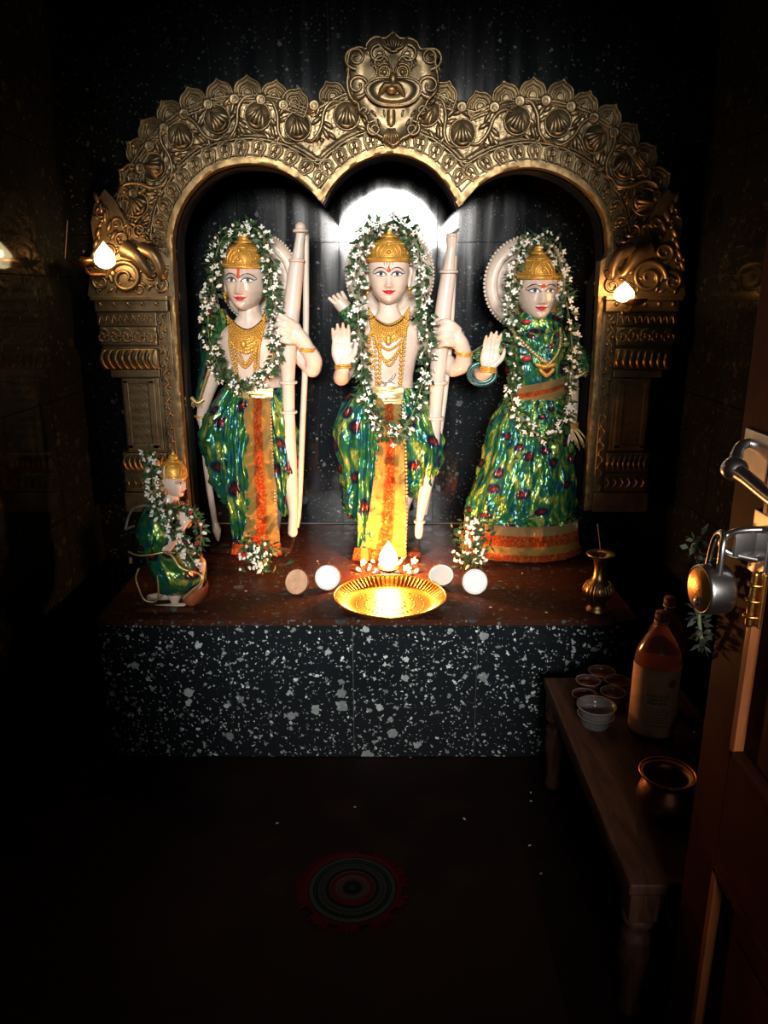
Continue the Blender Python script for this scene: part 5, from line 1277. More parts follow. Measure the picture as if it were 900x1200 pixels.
m = MB(); m.sphere(Fr.at(612, 376, -.09), 1, 10, 6, (.016, .012, .009)); m.sphere(Fr.at(611, 417, -.115), 1, 10, 6, (.018, .010, .010)); m.build('red_motif', 'rose', Si)
# waist sash: three diagonal bands
m = MB(); Fr.ribbon(m, [(452, 600, 601, -.085), (452, 600, 601, -.085)], 1)if False else None
sash = MB(); rows = []; UV = []
for i in range(25):
    t = i/24; x = 596+68*t; y0 = 451-14*t; row = []
    for j in range(9):
        u = j/8; w_ = Fr.at(x, y0+(23-2*t)*u); h = front(bv, w_, .010+.003*math.sin(u*9+t*5)+.004*mnoise.noise(Vector((t*6, u*2, 1))))
        if h is None: h = Vector((w_.x, Fr.Y-.05, w_.z))
        row.append(h); UV.append((u, t*3))
    rows.append(row)
sash.grid(rows, False, UV); sash.build('sash', 'hem_band', Si)
m = MB(); Fr.loft(m, [(464, 590, 664, .092, -.004), (477, 582, 666, .105, -.006), (498, 574, 668, .118, -.008), (526, 566, 670, .130, -.01), (559, 558, 672, .142, -.012), (590, 549, 674, .150, -.014), (605, 545, 675.5, .153, -.015)], 160, 16, .012, 0, .05, 6, (1.5, 1.1), 31); skirt = m.build('skirt', 'peacock', Si)
m = MB(); Fr.loft(m, [(603, 545, 676, .155, -.015), (618, 543, 677, .157, -.015), (631, 541, 677, .159, -.016), (642, 540, 678, .160, -.016)], 160, 16, .012, 0, .05, 6, (14, 1.0), 31)
hem = MB(); hem.add(m.v, m.f, [(1-v, u) for u, v in m.uv]); hm = hem.build('hem_border', 'hem', Si)
a_, b_ = Fr.at(580, 645), Fr.at(655, 645); m = MB(); m.box((a_.x, 2.80, ZP), (b_.x, 3.03, ZP+.010), .003); m.build('base', 'granite_top', Si)

# ================================================================== small kneeling figure
Fh = Fig(2.42); px = Fh.px
Ha = thing('idol', 'small kneeling idol with gold crown and green cloth, in profile at the left platform edge', 'statue', G(206, 712, ZP))
hd = Head(Fh.at(203, 563, 0), 18.5*px, yaw=R(68), pitch=R(6))
mb = MB()
mb.tube(Fh.pts([(199, 578, .01), (196, 592, .01), (192, 612, .01), (193, 632, .01), (198, 648, .0)]), [9*px, 15*px, 19*px, 17*px, 17*px], 14, 4, True)
mb.tube(Fh.pts([(186, 600, -.06), (190, 622, -.085), (203, 634, -.085)]), [8*px, 7.5*px, 6.5*px], 10, 4, True); mb.tube(Fh.pts([(203, 634, -.085), (214, 618, -.085), (222, 606, -.07)]), [6.5*px, 6*px, 5*px], 10, 4, True)
mb.tube(Fh.pts([(205, 600, .06), (212, 620, .07), (222, 606, -.03)]), [8*px, 7*px, 5*px], 10, 4, True)
# joined palms
for dy in (-.072, -.045):
    w_ = Fh.at(222, 608, dy); hand_open(mb, w_, (.12, 0, 1), (0, 1 if dy < -.06 else -1, 0), (-1, 0, .1), 27*px, .1)
mb.tube(Fh.pts([(200, 648, -.04), (222, 646, -.06), (238, 653, -.06)]), [13*px, 11*px, 9*px], 12, 4, True)   # raised knee
mb.tube(Fh.pts([(238, 653, -.06), (236, 676, -.06), (231, 700, -.06)]), [9*px, 7*px, 5*px], 12, 4, True)
mb.tube(Fh.pts([(231, 702, -.06), (238, 707, -.075)]), [5*px, 4*px], 10, 2, True)
mb.tube(Fh.pts([(196, 652, .03), (206, 672, .0), (212, 688, -.045)]), [13*px, 10*px, 8*px], 12, 4, True)   # kneeling legs, shins along the base
mb.tube(Fh.pts([(211, 689, -.055), (196, 691, -.055), (181, 692.5, -.055)]), [7.5*px, 5.5*px, 4.2*px], 12, 4, True)
mb.tube(Fh.pts([(222, 699, -.09), (202, 700, -.09), (180, 701, -.09)]), [5.5*px, 5*px, 4.4*px], 12, 4, True)
mb.sphere(Fh.at(211, 689, -.07), 8.5*px, 12, 8)
hx = MB(); hd.body(hx); body = remesh(mb, 'body', 'marble', ORG[Ha], voxel=.003, extra=hx, parent=Ha)
hd.features(Ha); hd.crown(Ha, 1.3, base=.36, wide=1.04)
m = MB(); m.tube(Fh.pts([(190, 596, .09), (174, 590, .09), (165, 570, .09), (165, 550, .09), (171, 538, .09)]), [5*px, 5*px, 4.6*px, 4.2*px, 3*px], 12, 5, True); m.build('tail', 'marble_dull', Ha)
m = MB(); m.tube(Fh.pts([(176, 548, .05), (178, 570, .05), (184, 588, .05)]), [7*px, 8*px, 8*px], 12, 4, True, flat=.4); m.build('back_plate', 'marble_dull', Ha)
m = MB(); Fh.loft(m, [(586, 178, 210, .055, -.01), (598, 168, 214, .08, -.02), (612, 166, 217, .098, -.025), (626, 167, 216, .10, -.025), (638, 168, 213, .09, -.02)], 52, 6, .010, 0, .9, 6, (.6, .35), 41); m.build('jacket', 'peacock', Ha)
m = MB(); Fh.loft(m, [(636, 178, 214, .085, -.02), (644, 177, 228, .105, -.03), (656, 180, 241, .12, -.035), (670, 186, 243, .115, -.035), (681, 190, 238, .095, -.03), (688, 198, 226, .06, -.02)], 52, 6, .009, 1, .9, 6, (.6, .35), 45); m.build('lower_cloth', 'peacock', Ha)
m = MB(); Fh.loft(m, [(678, 214, 246, .07, -.045), (690, 218, 245, .065, -.045), (700, 222, 238, .05, -.04), (706, 224, 234, .04, -.04)], 36, 5, .006, 2, .5, 4, (.4, .3), 47); m.build('orange_cloth', M['husk'] if False else plain('rust_orange_cloth', (0.28, 0.075, 0.03), 0.55), Ha)
m = MB()
m.tube(Fh.pts([(163, 634, -.11), (176, 635, -.135), (190, 634, -.14), (204, 632, -.135), (216, 634, -.12)]), 1.1*px, 7, 4)
m.tube(Fh.pts([(205, 631, -.14), (216, 634, -.15), (226, 646, -.16), (240, 651, -.155), (247, 656, -.15), (247, 664, -.15), (238, 672, -.15), (228, 681, -.15)]), 1.4*px, 7, 4)
m.tube(Fh.pts([(177, 650, -.13), (174, 660, -.135), (178, 672, -.14), (184, 684, -.14), (196, 686, -.14), (200, 676, -.145), (199, 656, -.145)]), 1.2*px, 7, 4)
m.tube(Fh.pts([(166, 640, -.115), (166, 646, -.115)]), 2*px, 7, 2)
m.build('gold_trim', 'gold_trim', Ha)
m = MB(); m.tube(Fh.pts([(155, 613, -.07), (159, 598, -.07), (166, 588, -.08), (180, 584, -.09), (188, 586, -.09)]), 1.6*px, 6, 4, flat=.4); m.tube(Fh.pts([(155, 613, -.07), (166, 608, -.08)]), 1.6*px, 6, 3); m.tube(Fh.pts([(202, 602, -.125), (210, 598, -.13), (216, 594, -.125)]), 1.7*px, 6, 3); m.build('silver_ribbon', 'silver', Ha)
a_, b_ = Fh.at(176, 712), Fh.at(238, 712); m = MB(); m.box((a_.x, 2.30, ZP), (b_.x, 2.49, ZP+.016), .004); m.build('base', 'granite_top', Ha)

# ================================================================== garlands
garland('garland', 'leafy white flower garland hanging to the waist of the central idol', Fc,
    [(456, 262, -.03), (437, 268, -.05), (424, 288, -.07), (419, 315, -.08), (420, 345, -.085), (421, 375, -.10), (424, 405, -.115), (425, 432, -.12), (428, 456, -.125), (436, 476, -.14), (450, 492, -.165), (456, 502, -.17), (470, 496, -.16), (482, 478, -.135), (490, 456, -.12), (497, 430, -.105), (499, 400, -.105), (497, 370, -.095), (494, 340, -.085), (492, 312, -.08), (488, 288, -.07), (475, 268, -.05), (458, 261, -.03)], 170, .030, 900, 5)
garland('garland', 'leafy white flower garland looped around the left idol\'s head and chest', Fl,
    [(291, 268, -.03), (274, 272, -.05), (262, 288, -.07), (256, 314, -.08), (254, 342, -.085), (251, 366, -.10), (252, 392, -.11), (259, 416, -.115), (270, 436, -.12), (284, 446, -.125), (302, 446, -.125), (317, 436, -.12), (326, 414, -.115), (329, 390, -.11), (327, 362, -.10), (322, 334, -.085), (320, 306, -.08), (314, 284, -.07), (303, 270, -.05), (292, 267, -.03)], 150, .028, 800, 6)
garland('garland', 'leafy white flower garland hanging to the hips of the right idol', Fr,
    [(632, 276, -.03), (614, 284, -.05), (602, 304, -.07), (597, 332, -.08), (593, 358, -.09), (596, 384, -.105), (599, 410, -.12), (596, 436, -.12), (593, 460, -.13), (602, 482, -.145), (618, 498, -.155), (634, 504, -.16), (648, 490, -.155), (658, 468, -.135), (661, 440, -.12), (662, 410, -.115), (661, 380, -.10), (657, 352, -.085), (653, 325, -.08), (648, 300, -.07), (637, 278, -.04)], 150, .026, 640, 8)
garland('garland', 'short flower garland over the small kneeling idol\'s shoulder', Fh,
    [(172, 528, .0), (181, 545, -.03), (187, 565, -.07), (194, 582, -.11), (206, 594, -.13), (216, 608, -.135), (226, 622, -.13), (238, 635, -.16), (245, 642, -.165)], 56, .020, 300, 9, leaf_len=.02)
RED_FL = [bud_mesh('flower', 'rose', .006), bud_mesh('flower', 'petal', .006), bud_mesh('flower', 'rose', .005)]
garland('garland', 'dark leafy garland around the small kneeling idol\'s neck and hands', Fh,
    [(196, 585, -.07), (206, 588, -.10), (218, 584, -.09), (230, 588, -.08), (240, 602, -.09), (244, 620, -.10), (240, 636, -.12), (230, 640, -.14)], 26, .015, 240, 19, leaf_len=.017, fl=RED_FL)
def posy(label, base, hgt, wid, n, nleaf, seed, tint=None):
    rg = random.Random(seed); root = thing('flower_posy', label, 'flowers', base, 'white flower posies on the platform'); m = MB(); b = Vector(base)
    for k in range(nleaf):
        p = b+Vector((rg.gauss(0, wid*.42), rg.gauss(0, .02), rg.uniform(.004, hgt*.95))); l_ = rg.uniform(.02, .04)
        dr = Vector((rg.gauss(0, 1), rg.gauss(-.4, .6), rg.gauss(.1, .8))).normalized(); sd = dr.orthogonal().normalized()*l_*.22
        m.add([p, p+dr*l_*.5+sd, p+dr*l_*.5-sd, p+dr*l_], [(0, 2, 1), (1, 2, 3)])
    for k in range(9): m.tube([b+Vector((rg.uniform(-.3, .3)*wid, 0, .004)), b+Vector((rg.uniform(-.5, .5)*wid, -.01, hgt*.5)), b+Vector((rg.uniform(-.5, .5)*wid, -.02, hgt*.95))], .0018, 5, 2)
    m.build('leaves', 'leaf', root, recalc=False)['kind'] = 'stuff'
    for k in range(n):
        p = b+Vector((rg.gauss(0, wid*.40), rg.uniform(-.05, -.01), rg.uniform(.012, hgt))); inst('flower', FL[rg.choice((0, 1, 2, 2))], root, p, rand_rot(rg), rg.uniform(.8, 1.2))
posy('white flower posy at the feet of the left idol', G(304, 672, ZP)+Vector((0, .02, 0)), .12, .085, 34, 150, 3)
posy('white flower posy at the skirt corner of the right idol', G(553, 668, ZP)+Vector((0, .02, 0)), .20, .085, 46, 150, 4)
# ================================================================== offerings on the platform
def flame(name, base, h, w, parent, lean=(0, 0)):
    m = MB(); rows = []; b = Vector(base)
    for t, r in ((0, .22), (.07, .62), (.18, .92), (.34, 1.0), (.5, .93), (.64, .74), (.76, .50), (.87, .27), (.95, .11), (1, .01)):
        c = b+Vector((lean[0]*t*t*h, lean[1]*t*t*h, t*h)); rows.append([c+Vector((math.cos(a)*r*w/2, math.sin(a)*r*w/2, 0)) for a in np.linspace(0, 2*pi, 17)[:-1]])
    m.grid(rows, True); m.cap(rows[0]); m.cap(rows[-1]); o = m.build(name, 'flame', parent); o.visible_shadow = True; return o
def flame_light(c, watts, parent, r=.016, col=(1.0, .50, .16)):
    l = bpy.data.lights.new('flame_light', 'POINT'); l.energy = watts; l.color = col; l.shadow_soft_size = r
    o = bpy.data.objects.new('flame_light', l); COL.objects.link(o); o.parent = parent; o.location = Vector(c)-ORG[parent]
pc = G(457, 709, ZP); rp = .185
pc.z = ZP
Pl = thing('brass_plate', 'round brass plate with ribbed rim reaching over the platform edge, below the flame', 'plate', pc)
m = MB(); m.lathe(pc, [(0, .004), (rp*.60, .004), (rp*.70, .006), (rp*.78, .012), (rp*.90, .026), (rp*.985, .036), (rp, .0365), (rp*.995, .033), (rp*.88, .021), (rp*.76, .006), (rp*.66, .001), (0, .0005)], 72); m.build('dish', 'brass_plate', Pl)
m = MB()
for k in range(72):
    a = 2*pi*k/72; d = Vector((math.cos(a), math.sin(a), 0)); m.tube([pc+d*rp*.80+Vector((0, 0, .0155)), pc+d*rp*.97+Vector((0, 0, .0365))], .0028, 5, 1)
m.tube([pc+Vector((math.cos(a)*rp, math.sin(a)*rp, .0365)) for a in np.linspace(0, 2*pi, 73)], .0032, 6, 1, caps=False)
m.build('ribbed_rim', 'brass_plate', Pl)
m = MB()
for ring_, n_ in ((.62, 40), (.45, 30), (.28, 18), (.12, 8)):
    for k in range(n_):
        a = 2*pi*k/n_; m.sphere(pc+Vector((math.cos(a)*rp*ring_, math.sin(a)*rp*ring_, .0042)), .004, 6, 4, (1, 1, .5))
m.build('hammered_dots', 'brass_plate', Pl)['kind'] = 'stuff'
lb = G(455, 675, ZP)
La = thing('oil_lamp', 'small brass lamp with a tall bright flame in front of the central idol', 'lamp', lb)
m = MB(); m.lathe(lb, [(.0, 0), (.030, .0), (.030, .004), (.012, .008), (.010, .014), (.022, .020), (.036, .030), (.040, .036), (.036, .035), (.020, .026), (0, .025)], 32); m.build('bowl', 'bronze', La)
m = MB(); m.lathe(lb+Vector((0, 0, .027)), [(0.0, 0), (.033, .0)], 24); m.build('oil', 'oil', La)
m = MB(); m.tube([lb+Vector((0, 0, .026)), lb+Vector((.002, -.008, .036)), lb+Vector((0, -.014, .046))], .003, 7, 3); m.build('wick', 'wick', La)
flame('flame', lb+Vector((0, -.010, .030)), .108, .068, La)
flame_light(lb+Vector((0, -.016, .085)), 31.0, La, .03, (1.0, .37, .09))
# loose flowers round the lamp
PET = [bud_mesh('flower', 'petal', .009), flower_mesh('flower', 'petal', 5, .016, .3)]
rg = random.Random(12)
ORDN = ['first', 'second', 'third', 'fourth', 'fifth', 'sixth', 'seventh', 'eighth', 'ninth']
spots = [(420, 670), (425, 662), (429, 655), (433, 668), (437, 660), (441, 673), (445, 665), (449, 677), (465, 672), (469, 662), (473, 655), (477, 668), (481, 674), (485, 660), (489, 671)]
for k, (x, y) in enumerate(spots):
    p = G(x, y, ZP); o = link('flower', PET[k % 2], None, p+Vector((0, 0, .008))); o.rotation_euler = (rg.uniform(.9, 1.7), 0, rg.uniform(0, 6))
    sd_, n_ = ('left', k) if x < 450 else ('right', k-8)
    tag(o, 'loose white %s %s of the small brass lamp, %s from the left there' % ('flower bud' if k % 2 == 0 else 'open flower', sd_, ORDN[n_]), 'flower', 'loose flowers '+sd_+' of the lamp')
def coconut(label, px_, py_, r, nrm, tint='flesh', spin=0):
    b = G(px_, py_+r/ S(py_, 2.5)*.6, ZP); n = Vector(nrm).normalized(); c = Vector((b.x, b.y, ZP+r*.93))
    root = thing('coconut_half', label, 'coconut', Vector((c.x, c.y, ZP)), 'broken coconut halves beside the plate')
    m = MB(); pf = [(0, -r*.92), (r*.35, -r*.86), (r*.7, -r*.60), (r*.92, -r*.26), (r*1.0, 0), (r*.93, .002), (r*.90, -r*.02)]
    m.lathe(c, pf, 32, n)
    q = Vector((0, 0, 1)).rotation_difference(n).to_matrix()
    for k in range(26):
        a = rg.uniform(0, 6.28); z = -rg.uniform(.0, .8)*r; rr = math.sqrt(max(0, r*r-z*z)); p = c+q @ Vector((math.cos(a)*rr, math.sin(a)*rr, z*.92)); d = (p-c).normalized()
        m.tube([p, p+d*.010+Vector((0, 0, rg.uniform(-.006, .006)))], .0008, 4, 1)
    m.build('shell', 'husk', root)
    m = MB(); m.lathe(c, [(r*.93, 0), (r*.91, .003), (r*.80, .001), (r*.72, -r*.16), (r*.55, -r*.42), (r*.3, -r*.56), (0, -r*.60)], 32, n); m.build('flesh', tint, root)
    return root
M['flesh_tan'] = plain('tan_coconut_flesh', (0.62, 0.36, 0.22), 0.4, var=0.15, scale=30)
coconut('leftmost coconut half with orange-brown flesh in its husk', 348, 686, .046, (-.35, -.8, .42), 'flesh_tan')
coconut('white coconut half standing left of the brass plate', 384, 681, .047, (.1, -.9, .42))
coconut('coconut half with brown husk just right of the flame', 517, 678, .046, (-.12, -.62, .80))
coconut('rightmost coconut half, bright white, right of the brass plate', 556, 686, .047, (.05, -.95, .30))
# bronze vase with an incense stick
vb = G(699, 716, ZP); Va = thing('bronze_vase', 'small fluted bronze vase with flared lip on the right platform corner', 'vase', vb)
m = MB(); m.lathe(vb, [(0, 0), (.036, 0), (.038, .008), (.030, .016), (.026, .028), (.032, .040), (.044, .058), (.048, .074), (.042, .092), (.026, .108), (.019, .122), (.0175, .150), (.022, .176), (.036, .190), (.046, .196), (.044, .199), (.030, .192), (.015, .176), (.013, .15)], 36); m.build('body', 'bronze', Va)
m = MB()
for k in range(24):
    a = 2*pi*k/24; d = Vector((math.cos(a), math.sin(a), 0)); m.tube([vb+d*.040+Vector((0, 0, .052)), vb+d*.0485+Vector((0, 0, .074)), vb+d*.036+Vector((0, 0, .098))], .003, 5, 2)
m.build('fluting', 'bronze', Va)
iz = thing('incense_stick', 'thin incense stick leaning in the bronze vase', 'incense', vb+Vector((0, 0, .16)))
m = MB(); m.tube([vb+Vector((.008, 0, .150)), vb+Vector((-.022, -.01, .30))], .0014, 6, 1); m.build('stick', 'incense', iz)

# fallen petals on platform and floor
pe = MB(); pe.add([(-.5, 0, 0), (-.2, -.3, .08), (.3, -.28, .1), (.5, 0, .05), (.3, .28, .1), (-.2, .3, .08), (0, 0, .16)], [(0, 1, 6), (1, 2, 6), (2, 3, 6), (3, 4, 6), (4, 5, 6), (5, 0, 6)]); pe_me = pe.mesh('petal', 'petal')
for (x, y, z, s_, lb_, gr) in [(372, 658, ZP, .014, 'white petal left of the flame, before the white coconut half', 'petals on the platform'), (399, 712, ZP, .012, 'white petal just left of the plate\'s rim', 'petals on the platform'), (640, 718, ZP, .014, 'white petal near the platform edge below the right idol', 'petals on the platform'),
        (575, 712, ZP, .013, 'white petal right of the rightmost coconut half', 'petals on the platform'), (288, 693, ZP, .012, 'white petal below the left flower posy', 'petals on the platform'), (612, 672, ZP, .010, 'white petal left of the right idol\'s hem', 'petals on the platform'),
        (325, 965, 0, .012, 'pale petal on the dark floor, left of the round mat', None), (416, 946, 0, .009, 'pale petal on the dark floor above the round mat', None), (544, 960, 0, .013, 'pale petal on the dark floor, far right of the round mat', None),
        (622, 929, 0, .010, 'white flake on the floor by the bench leg, nearest the platform', None), (622, 939, 0, .010, 'white flake on the floor by the bench leg, second from the platform', None), (621, 991, 0, .013, 'white flake on the floor beside the middle of the bench', None),
        (634, 1024, 0, .010, 'small pale flake on the floor nearest the front bench leg', None), (481, 888, 0, .010, 'white flake on the floor at the foot of the platform', None)]:
    o = link('petal', pe_me, None, G(x, y, z)+Vector((0, 0, .0005))); o.scale = (s_, s_*.8, s_); o.rotation_euler = (0, 0, rg.uniform(0, 6)); tag(o, lb_, 'petal', gr)

# embroidered round mat
dc = G(413, 1042, 0); dc.z = 0.001; Rm = .128
Do = thing('round_mat', 'round dark embroidered mat with ragged red fringe on the floor', 'mat', dc)
m = MB(); rows = []; UV = []
for i in range(25):
    r_ = i/24; row = []
    for j in range(97): a = 2*pi*j/96; row.append(dc+Vector((math.cos(a)*r_*Rm, math.sin(a)*r_*Rm, .003+.0015*math.sin(r_*40)))); UV.append((j/96, r_))
    rows.append(row)
m.grid(rows, False, UV); m.build('cloth', 'doily', Do)
m = MB()
for k in range(300):
    a = 2*pi*k/300
    if mnoise.noise(Vector((math.cos(a)*2.2, math.sin(a)*2.2, 4))) < -.12: continue
    d = Vector((math.cos(a), math.sin(a), 0)); l_ = rg.uniform(.012, .022); m.tube([dc+d*Rm*.99+Vector((0, 0, .003)), dc+d*(Rm+l_)+Vector((rg.uniform(-.003, .003), rg.uniform(-.003, .003), .001))], .0016, 4, 1)
m.build('fringe', 'fringe', Do)['kind'] = 'stuff'

# wall lamps on the arch
def wall_lamp(name, label, fx, fy, dx, dy_, reach, fw, fh, watts, stick=False):
    Yl = 2.70; f = P(fx, fy, Yl); b = P(dx, dy_, Yl); root = thing(name, label, 'lamp', b)
    m = MB(); m.lathe(b, [(0, -.012), (.016, -.012), (.030, -.004), (.042, .008), (.044, .012), (.040, .010), (.02, 0), (0, 0)], 28)
    sp_ = f-b; m.tube([b+Vector((0, 0, .004)), b+Vector((sp_.x*.5, 0, .004)), Vector((f.x, Yl, b.z+.006))], [.02, .016, .010], 10, 3); m.build('dish', 'bronze', root)
    m = MB(); m.tube([b+Vector((0, .02, -.01)), b+Vector((0, .06, -.03)), Vector((b.x+reach, YA-.01, b.z-.03))], .006, 8, 4); m.sphere((b.x+reach, YA-.012, b.z-.03), .016, 10, 8, (1, .5, 1)); m.build('bracket', 'bronze', root)
    m = MB(); m.tube([Vector((f.x, Yl, b.z+.004)), Vector((f.x, Yl-.004, f.z-fh*.35))], .003, 6, 2); m.build('wick', 'wick', root)
    flame('flame', Vector((f.x, Yl-.004, f.z-fh*.5)), fh, fw, root); flame_light(Vector((f.x, Yl-.02, f.z+.004)), watts, root, .012, (1.0, .42, .11))
    return root, b
sxl = S(320, 2.70)
r1, b1 = wall_lamp('oil_lamp', 'small oil lamp burning on a bracket at the left foot of the arch', 123, 299, 96, 309, .06, 24*sxl, 30*sxl, 1.3)
iz2 = thing('incense_stick', 'thin incense stick standing in the left wall lamp', 'incense', b1)
m = MB(); m.tube([P(76, 303, 2.70), P(79, 258, 2.70)], .0012, 6, 1); m.build('stick', 'incense', iz2)
r2, b2 = wall_lamp('oil_lamp', 'small oil lamp burning on a bracket at the right foot of the arch', 731, 342, 744, 354, .0, 24*sxl, 23*sxl, 1.3)

# ================================================================== bench and the things on it
ZB = .36; BX0, BX1, BY0, BY1 = .492, .89, 1.27, 2.13
Be = thing('bench', 'low dark wooden bench with turned legs in front of the platform, right side', 'bench', (.69, 1.7, 0))
m = MB(); m.box((BX0, BY0, ZB-.028), (BX1, BY1, ZB), .006); o = m.build('seat', 'wood_bench', Be)
m = MB(); m.box((BX0+.012, BY0+.05, ZB-.075), (BX0+.034, BY1-.05, ZB-.028), .004); m.build('apron', 'wood_bench', Be, smooth=False)
m = MB(); m.box((BX1-.034, BY0+.05, ZB-.075), (BX1-.012, BY1-.05, ZB-.028), .004); m.build('apron', 'wood_bench', Be, smooth=False)
m = MB(); m.box((BX0+.05, BY0+.014, ZB-.075), (BX1-.05, BY0+.036, ZB-.028), .004); m.build('apron', 'wood_bench', Be, smooth=False)
m = MB(); m.box((BX0+.05, BY1-.036, ZB-.075), (BX1-.05, BY1-.014, ZB-.028), .004); m.build('apron', 'wood_bench', Be, smooth=False)
for x in (BX0+.038, BX1-.038):
    for y in (BY0+.038, BY1-.038):
        m = MB(); m.box((x-.030, y-.030, ZB-.10), (x+.030, y+.030, ZB-.028), .004)
        m.lathe((x, y, 0), [(.0, 0), (.020, 0), (.024, .012), (.019, .03), (.022, .09), (.030, .14), (.033, .165), (.026, .185), (.030, .195), (.030, .206), (.022, .214), (.020, .225), (.032, .24), (.034, .25), (.028, .262), (0, .262)], 24); m.build('leg', 'wood_bench', Be)
def on_bench(px_, py_): return G(px_, py_, ZB)
def cup(label, p, r, h, mt='cup', fill=None, group='plastic cups on the bench'):
    root = thing('plastic_cup', label, 'cup', p, group); m = MB()
    m.lathe(p, [(0, .001), (r*.74, .001), (r*.78, .004), (r*.86, h*.5), (r*.98, h*.97), (r*1.04, h), (r*1.02, h*1.01), (r*.95, h*.96), (r*.83, h*.5), (r*.74, .005), (0, .004)], 32); m.build('wall', mt, root)
    m = MB(); m.tube([p+Vector((math.cos(a)*r*1.03, math.sin(a)*r*1.03, h)) for a in np.linspace(0, 2*pi, 33)], .0011, 6, 1, caps=False); m.build('rim', M['cup_rim'], root)
    if fill:
        m = MB(); m.lathe(p, [(0, h*fill), (r*(.74+.22*fill), h*fill), (r*.73, .006), (0, .006)], 28); m.build('drink', 'cup_tea', root)
    return root
M['cup_rim'] = plain('frosted_plastic_rim', (0.26, 0.18, 0.16), 0.35, var=0.05)
p0 = on_bench(697, 850)
cup('clear empty plastic bowl in front of the brown cups', p0, .047, .036, group='clear bowls in a stack of two')
cup('clear plastic bowl stacked on top of the other clear bowl', p0+Vector((0, 0, .020)), .050, .042, group=None)
for k, (x, y, lb_) in enumerate([(684, 829, 'brown cup nearest the left edge of the bench'), (717, 826, 'brown cup closest to the big bottle'), (688, 812, 'brown cup second from the back on the left side of the cluster'), (722, 812, 'brown cup at the back right of the cluster'), (704, 801, 'cup with pale rim at the very back of the cluster')]):
    cup('small '+lb_, on_bench(x, y), .034 if k != 4 else .038, .042, 'cup_brown', .72, 'small brown cups in a cluster')
bp = on_bench(762, 856)
def bottle(name, label, p, r, h, mt, fill=None, lab=None, capm='cap', seg=40):
    root = thing(name, label, 'bottle', p)
    prof = [(0, .004), (r*.55, .003), (r*.85, 0), (r*.98, h*.02), (r, h*.06), (r*.965, h*.10), (r, h*.14), (r, h*.48), (r*.94, h*.52), (r*1.0, h*.56), (r*1.0, h*.64), (r*.90, h*.72), (r*.62, h*.82), (r*.36, h*.89), (r*.25, h*.92), (r*.235, h*.955), (r*.28, h*.958), (r*.235, h*.965), (r*.22, h*.99)]
    m = MB(); m.lathe(p, prof, seg); m.build('body', mt, root)
    m = MB(); m.lathe(p, [(0, h*.966), (r*.30, h*.966), (r*.31, h*1.0), (r*.28, h*1.035), (0, h*1.038)], 24)
    for k in range(24): a = 2*pi*k/24; m.tube([p+Vector((math.cos(a)*r*.31, math.sin(a)*r*.31, h*.972)), p+Vector((math.cos(a)*r*.30, math.sin(a)*r*.30, h*1.03))], r*.015, 4, 1)
    m.build('cap', capm, root)
    m = MB(); m.tube([p+Vector((math.cos(a)*r*.31, math.sin(a)*r*.31, h*.958)) for a in np.linspace(0, 2*pi, 25)], r*.035, 6, 1, caps=False); m.build('cap_ring', 'cap_ring', root)
    if fill:
        m = MB(); m.lathe(p, [(0, .008), (r*.82, .006), (r*.95, h*.06), (r*.96, h*.48), (r*.90, h*.52), (r*.96, h*fill), (0, h*fill)], seg); m.build('drink', 'juice', root)
    return root
bo = bottle('plastic_bottle', 'large plastic bottle with cream paper label and maroon cap on the bench', bp, .059, .335, 'pink_plastic', .60)
hb = .335; rb = .059
ang = np.linspace(-pi*.5-1.75, -pi*.5+1.55, 40)
m = MB(); m.grid([[bp+Vector((math.cos(a)*(rb+.0012), math.sin(a)*(rb+.0012), z)) for a in ang] for z in (.014, .08, .165, .205)]); lab_o = m.build('label', 'label', bo)
def on_label(a, z, off=.0024): return bp+Vector((math.cos(a)*(rb+off), math.sin(a)*(rb+off), z))
m = MB(); a0 = -pi*.5+.38
rows = [[on_label(a0+math.cos(t)*k*.012/rb, .170+math.sin(t)*k*.012) for t in np.linspace(0, 2*pi, 25)[:-1]] for k in (.02, .6, 1)]
m.grid(rows, True); m.cap(rows[0]); m.build('red_seal', M['paint_red_dull'] if 'paint_red_dull' in M else M.setdefault('paint_red_dull', plain('dull_red_print', (0.30, 0.05, 0.035), 0.5)), lab_o)
m = MB()
for k, (z, w_, h_) in enumerate([(.132, .5, .007), (.121, .42, .008), (.110, .46, .008), (.098, .55, .003), (.090, .6, .003), (.082, .5, .003), (.074, .6, .003), (.066, .55, .003), (.058, .6, .003), (.046, .62, .004)]):
    ac = -pi*.5-.18; rgs = random.Random(k); x = ac-w_
    while x < ac+w_*.7:
        l_ = rgs.uniform(.04, .16); m.add([on_label(x, z), on_label(x+l_, z), on_label(x+l_, z+h_), on_label(x, z+h_)], [(0, 1, 2, 3)]); x += l_+.03
m.build('faded_print', 'print_green', lab_o)
b2p = on_bench(800, 822); b2p.y = min(b2p.y, 2.02)
bottle('plastic_bottle', 'dark pinkish plastic bottle standing behind the large labelled bottle', Vector((.79, 1.97, ZB)), .052, .32, 'amber', None)
# small squat jar with amber drink
jp = on_bench(808, 880); J = thing('jar', 'small squat jar with amber contents between the bottle and the door', 'jar', jp)
m = MB(); m.lathe(jp, [(0, .002), (.036, .0), (.042, .008), (.043, .055), (.038, .066), (.030, .072), (.032, .082), (.029, .082), (.027, .07), (.040, .052), (.039, .01), (0, .006)], 32); m.build('glass', 'amber', J)
m = MB(); m.lathe(jp, [(0, .008), (.038, .010), (.039, .045), (0, .045)], 28); m.build('contents', 'juice', J)
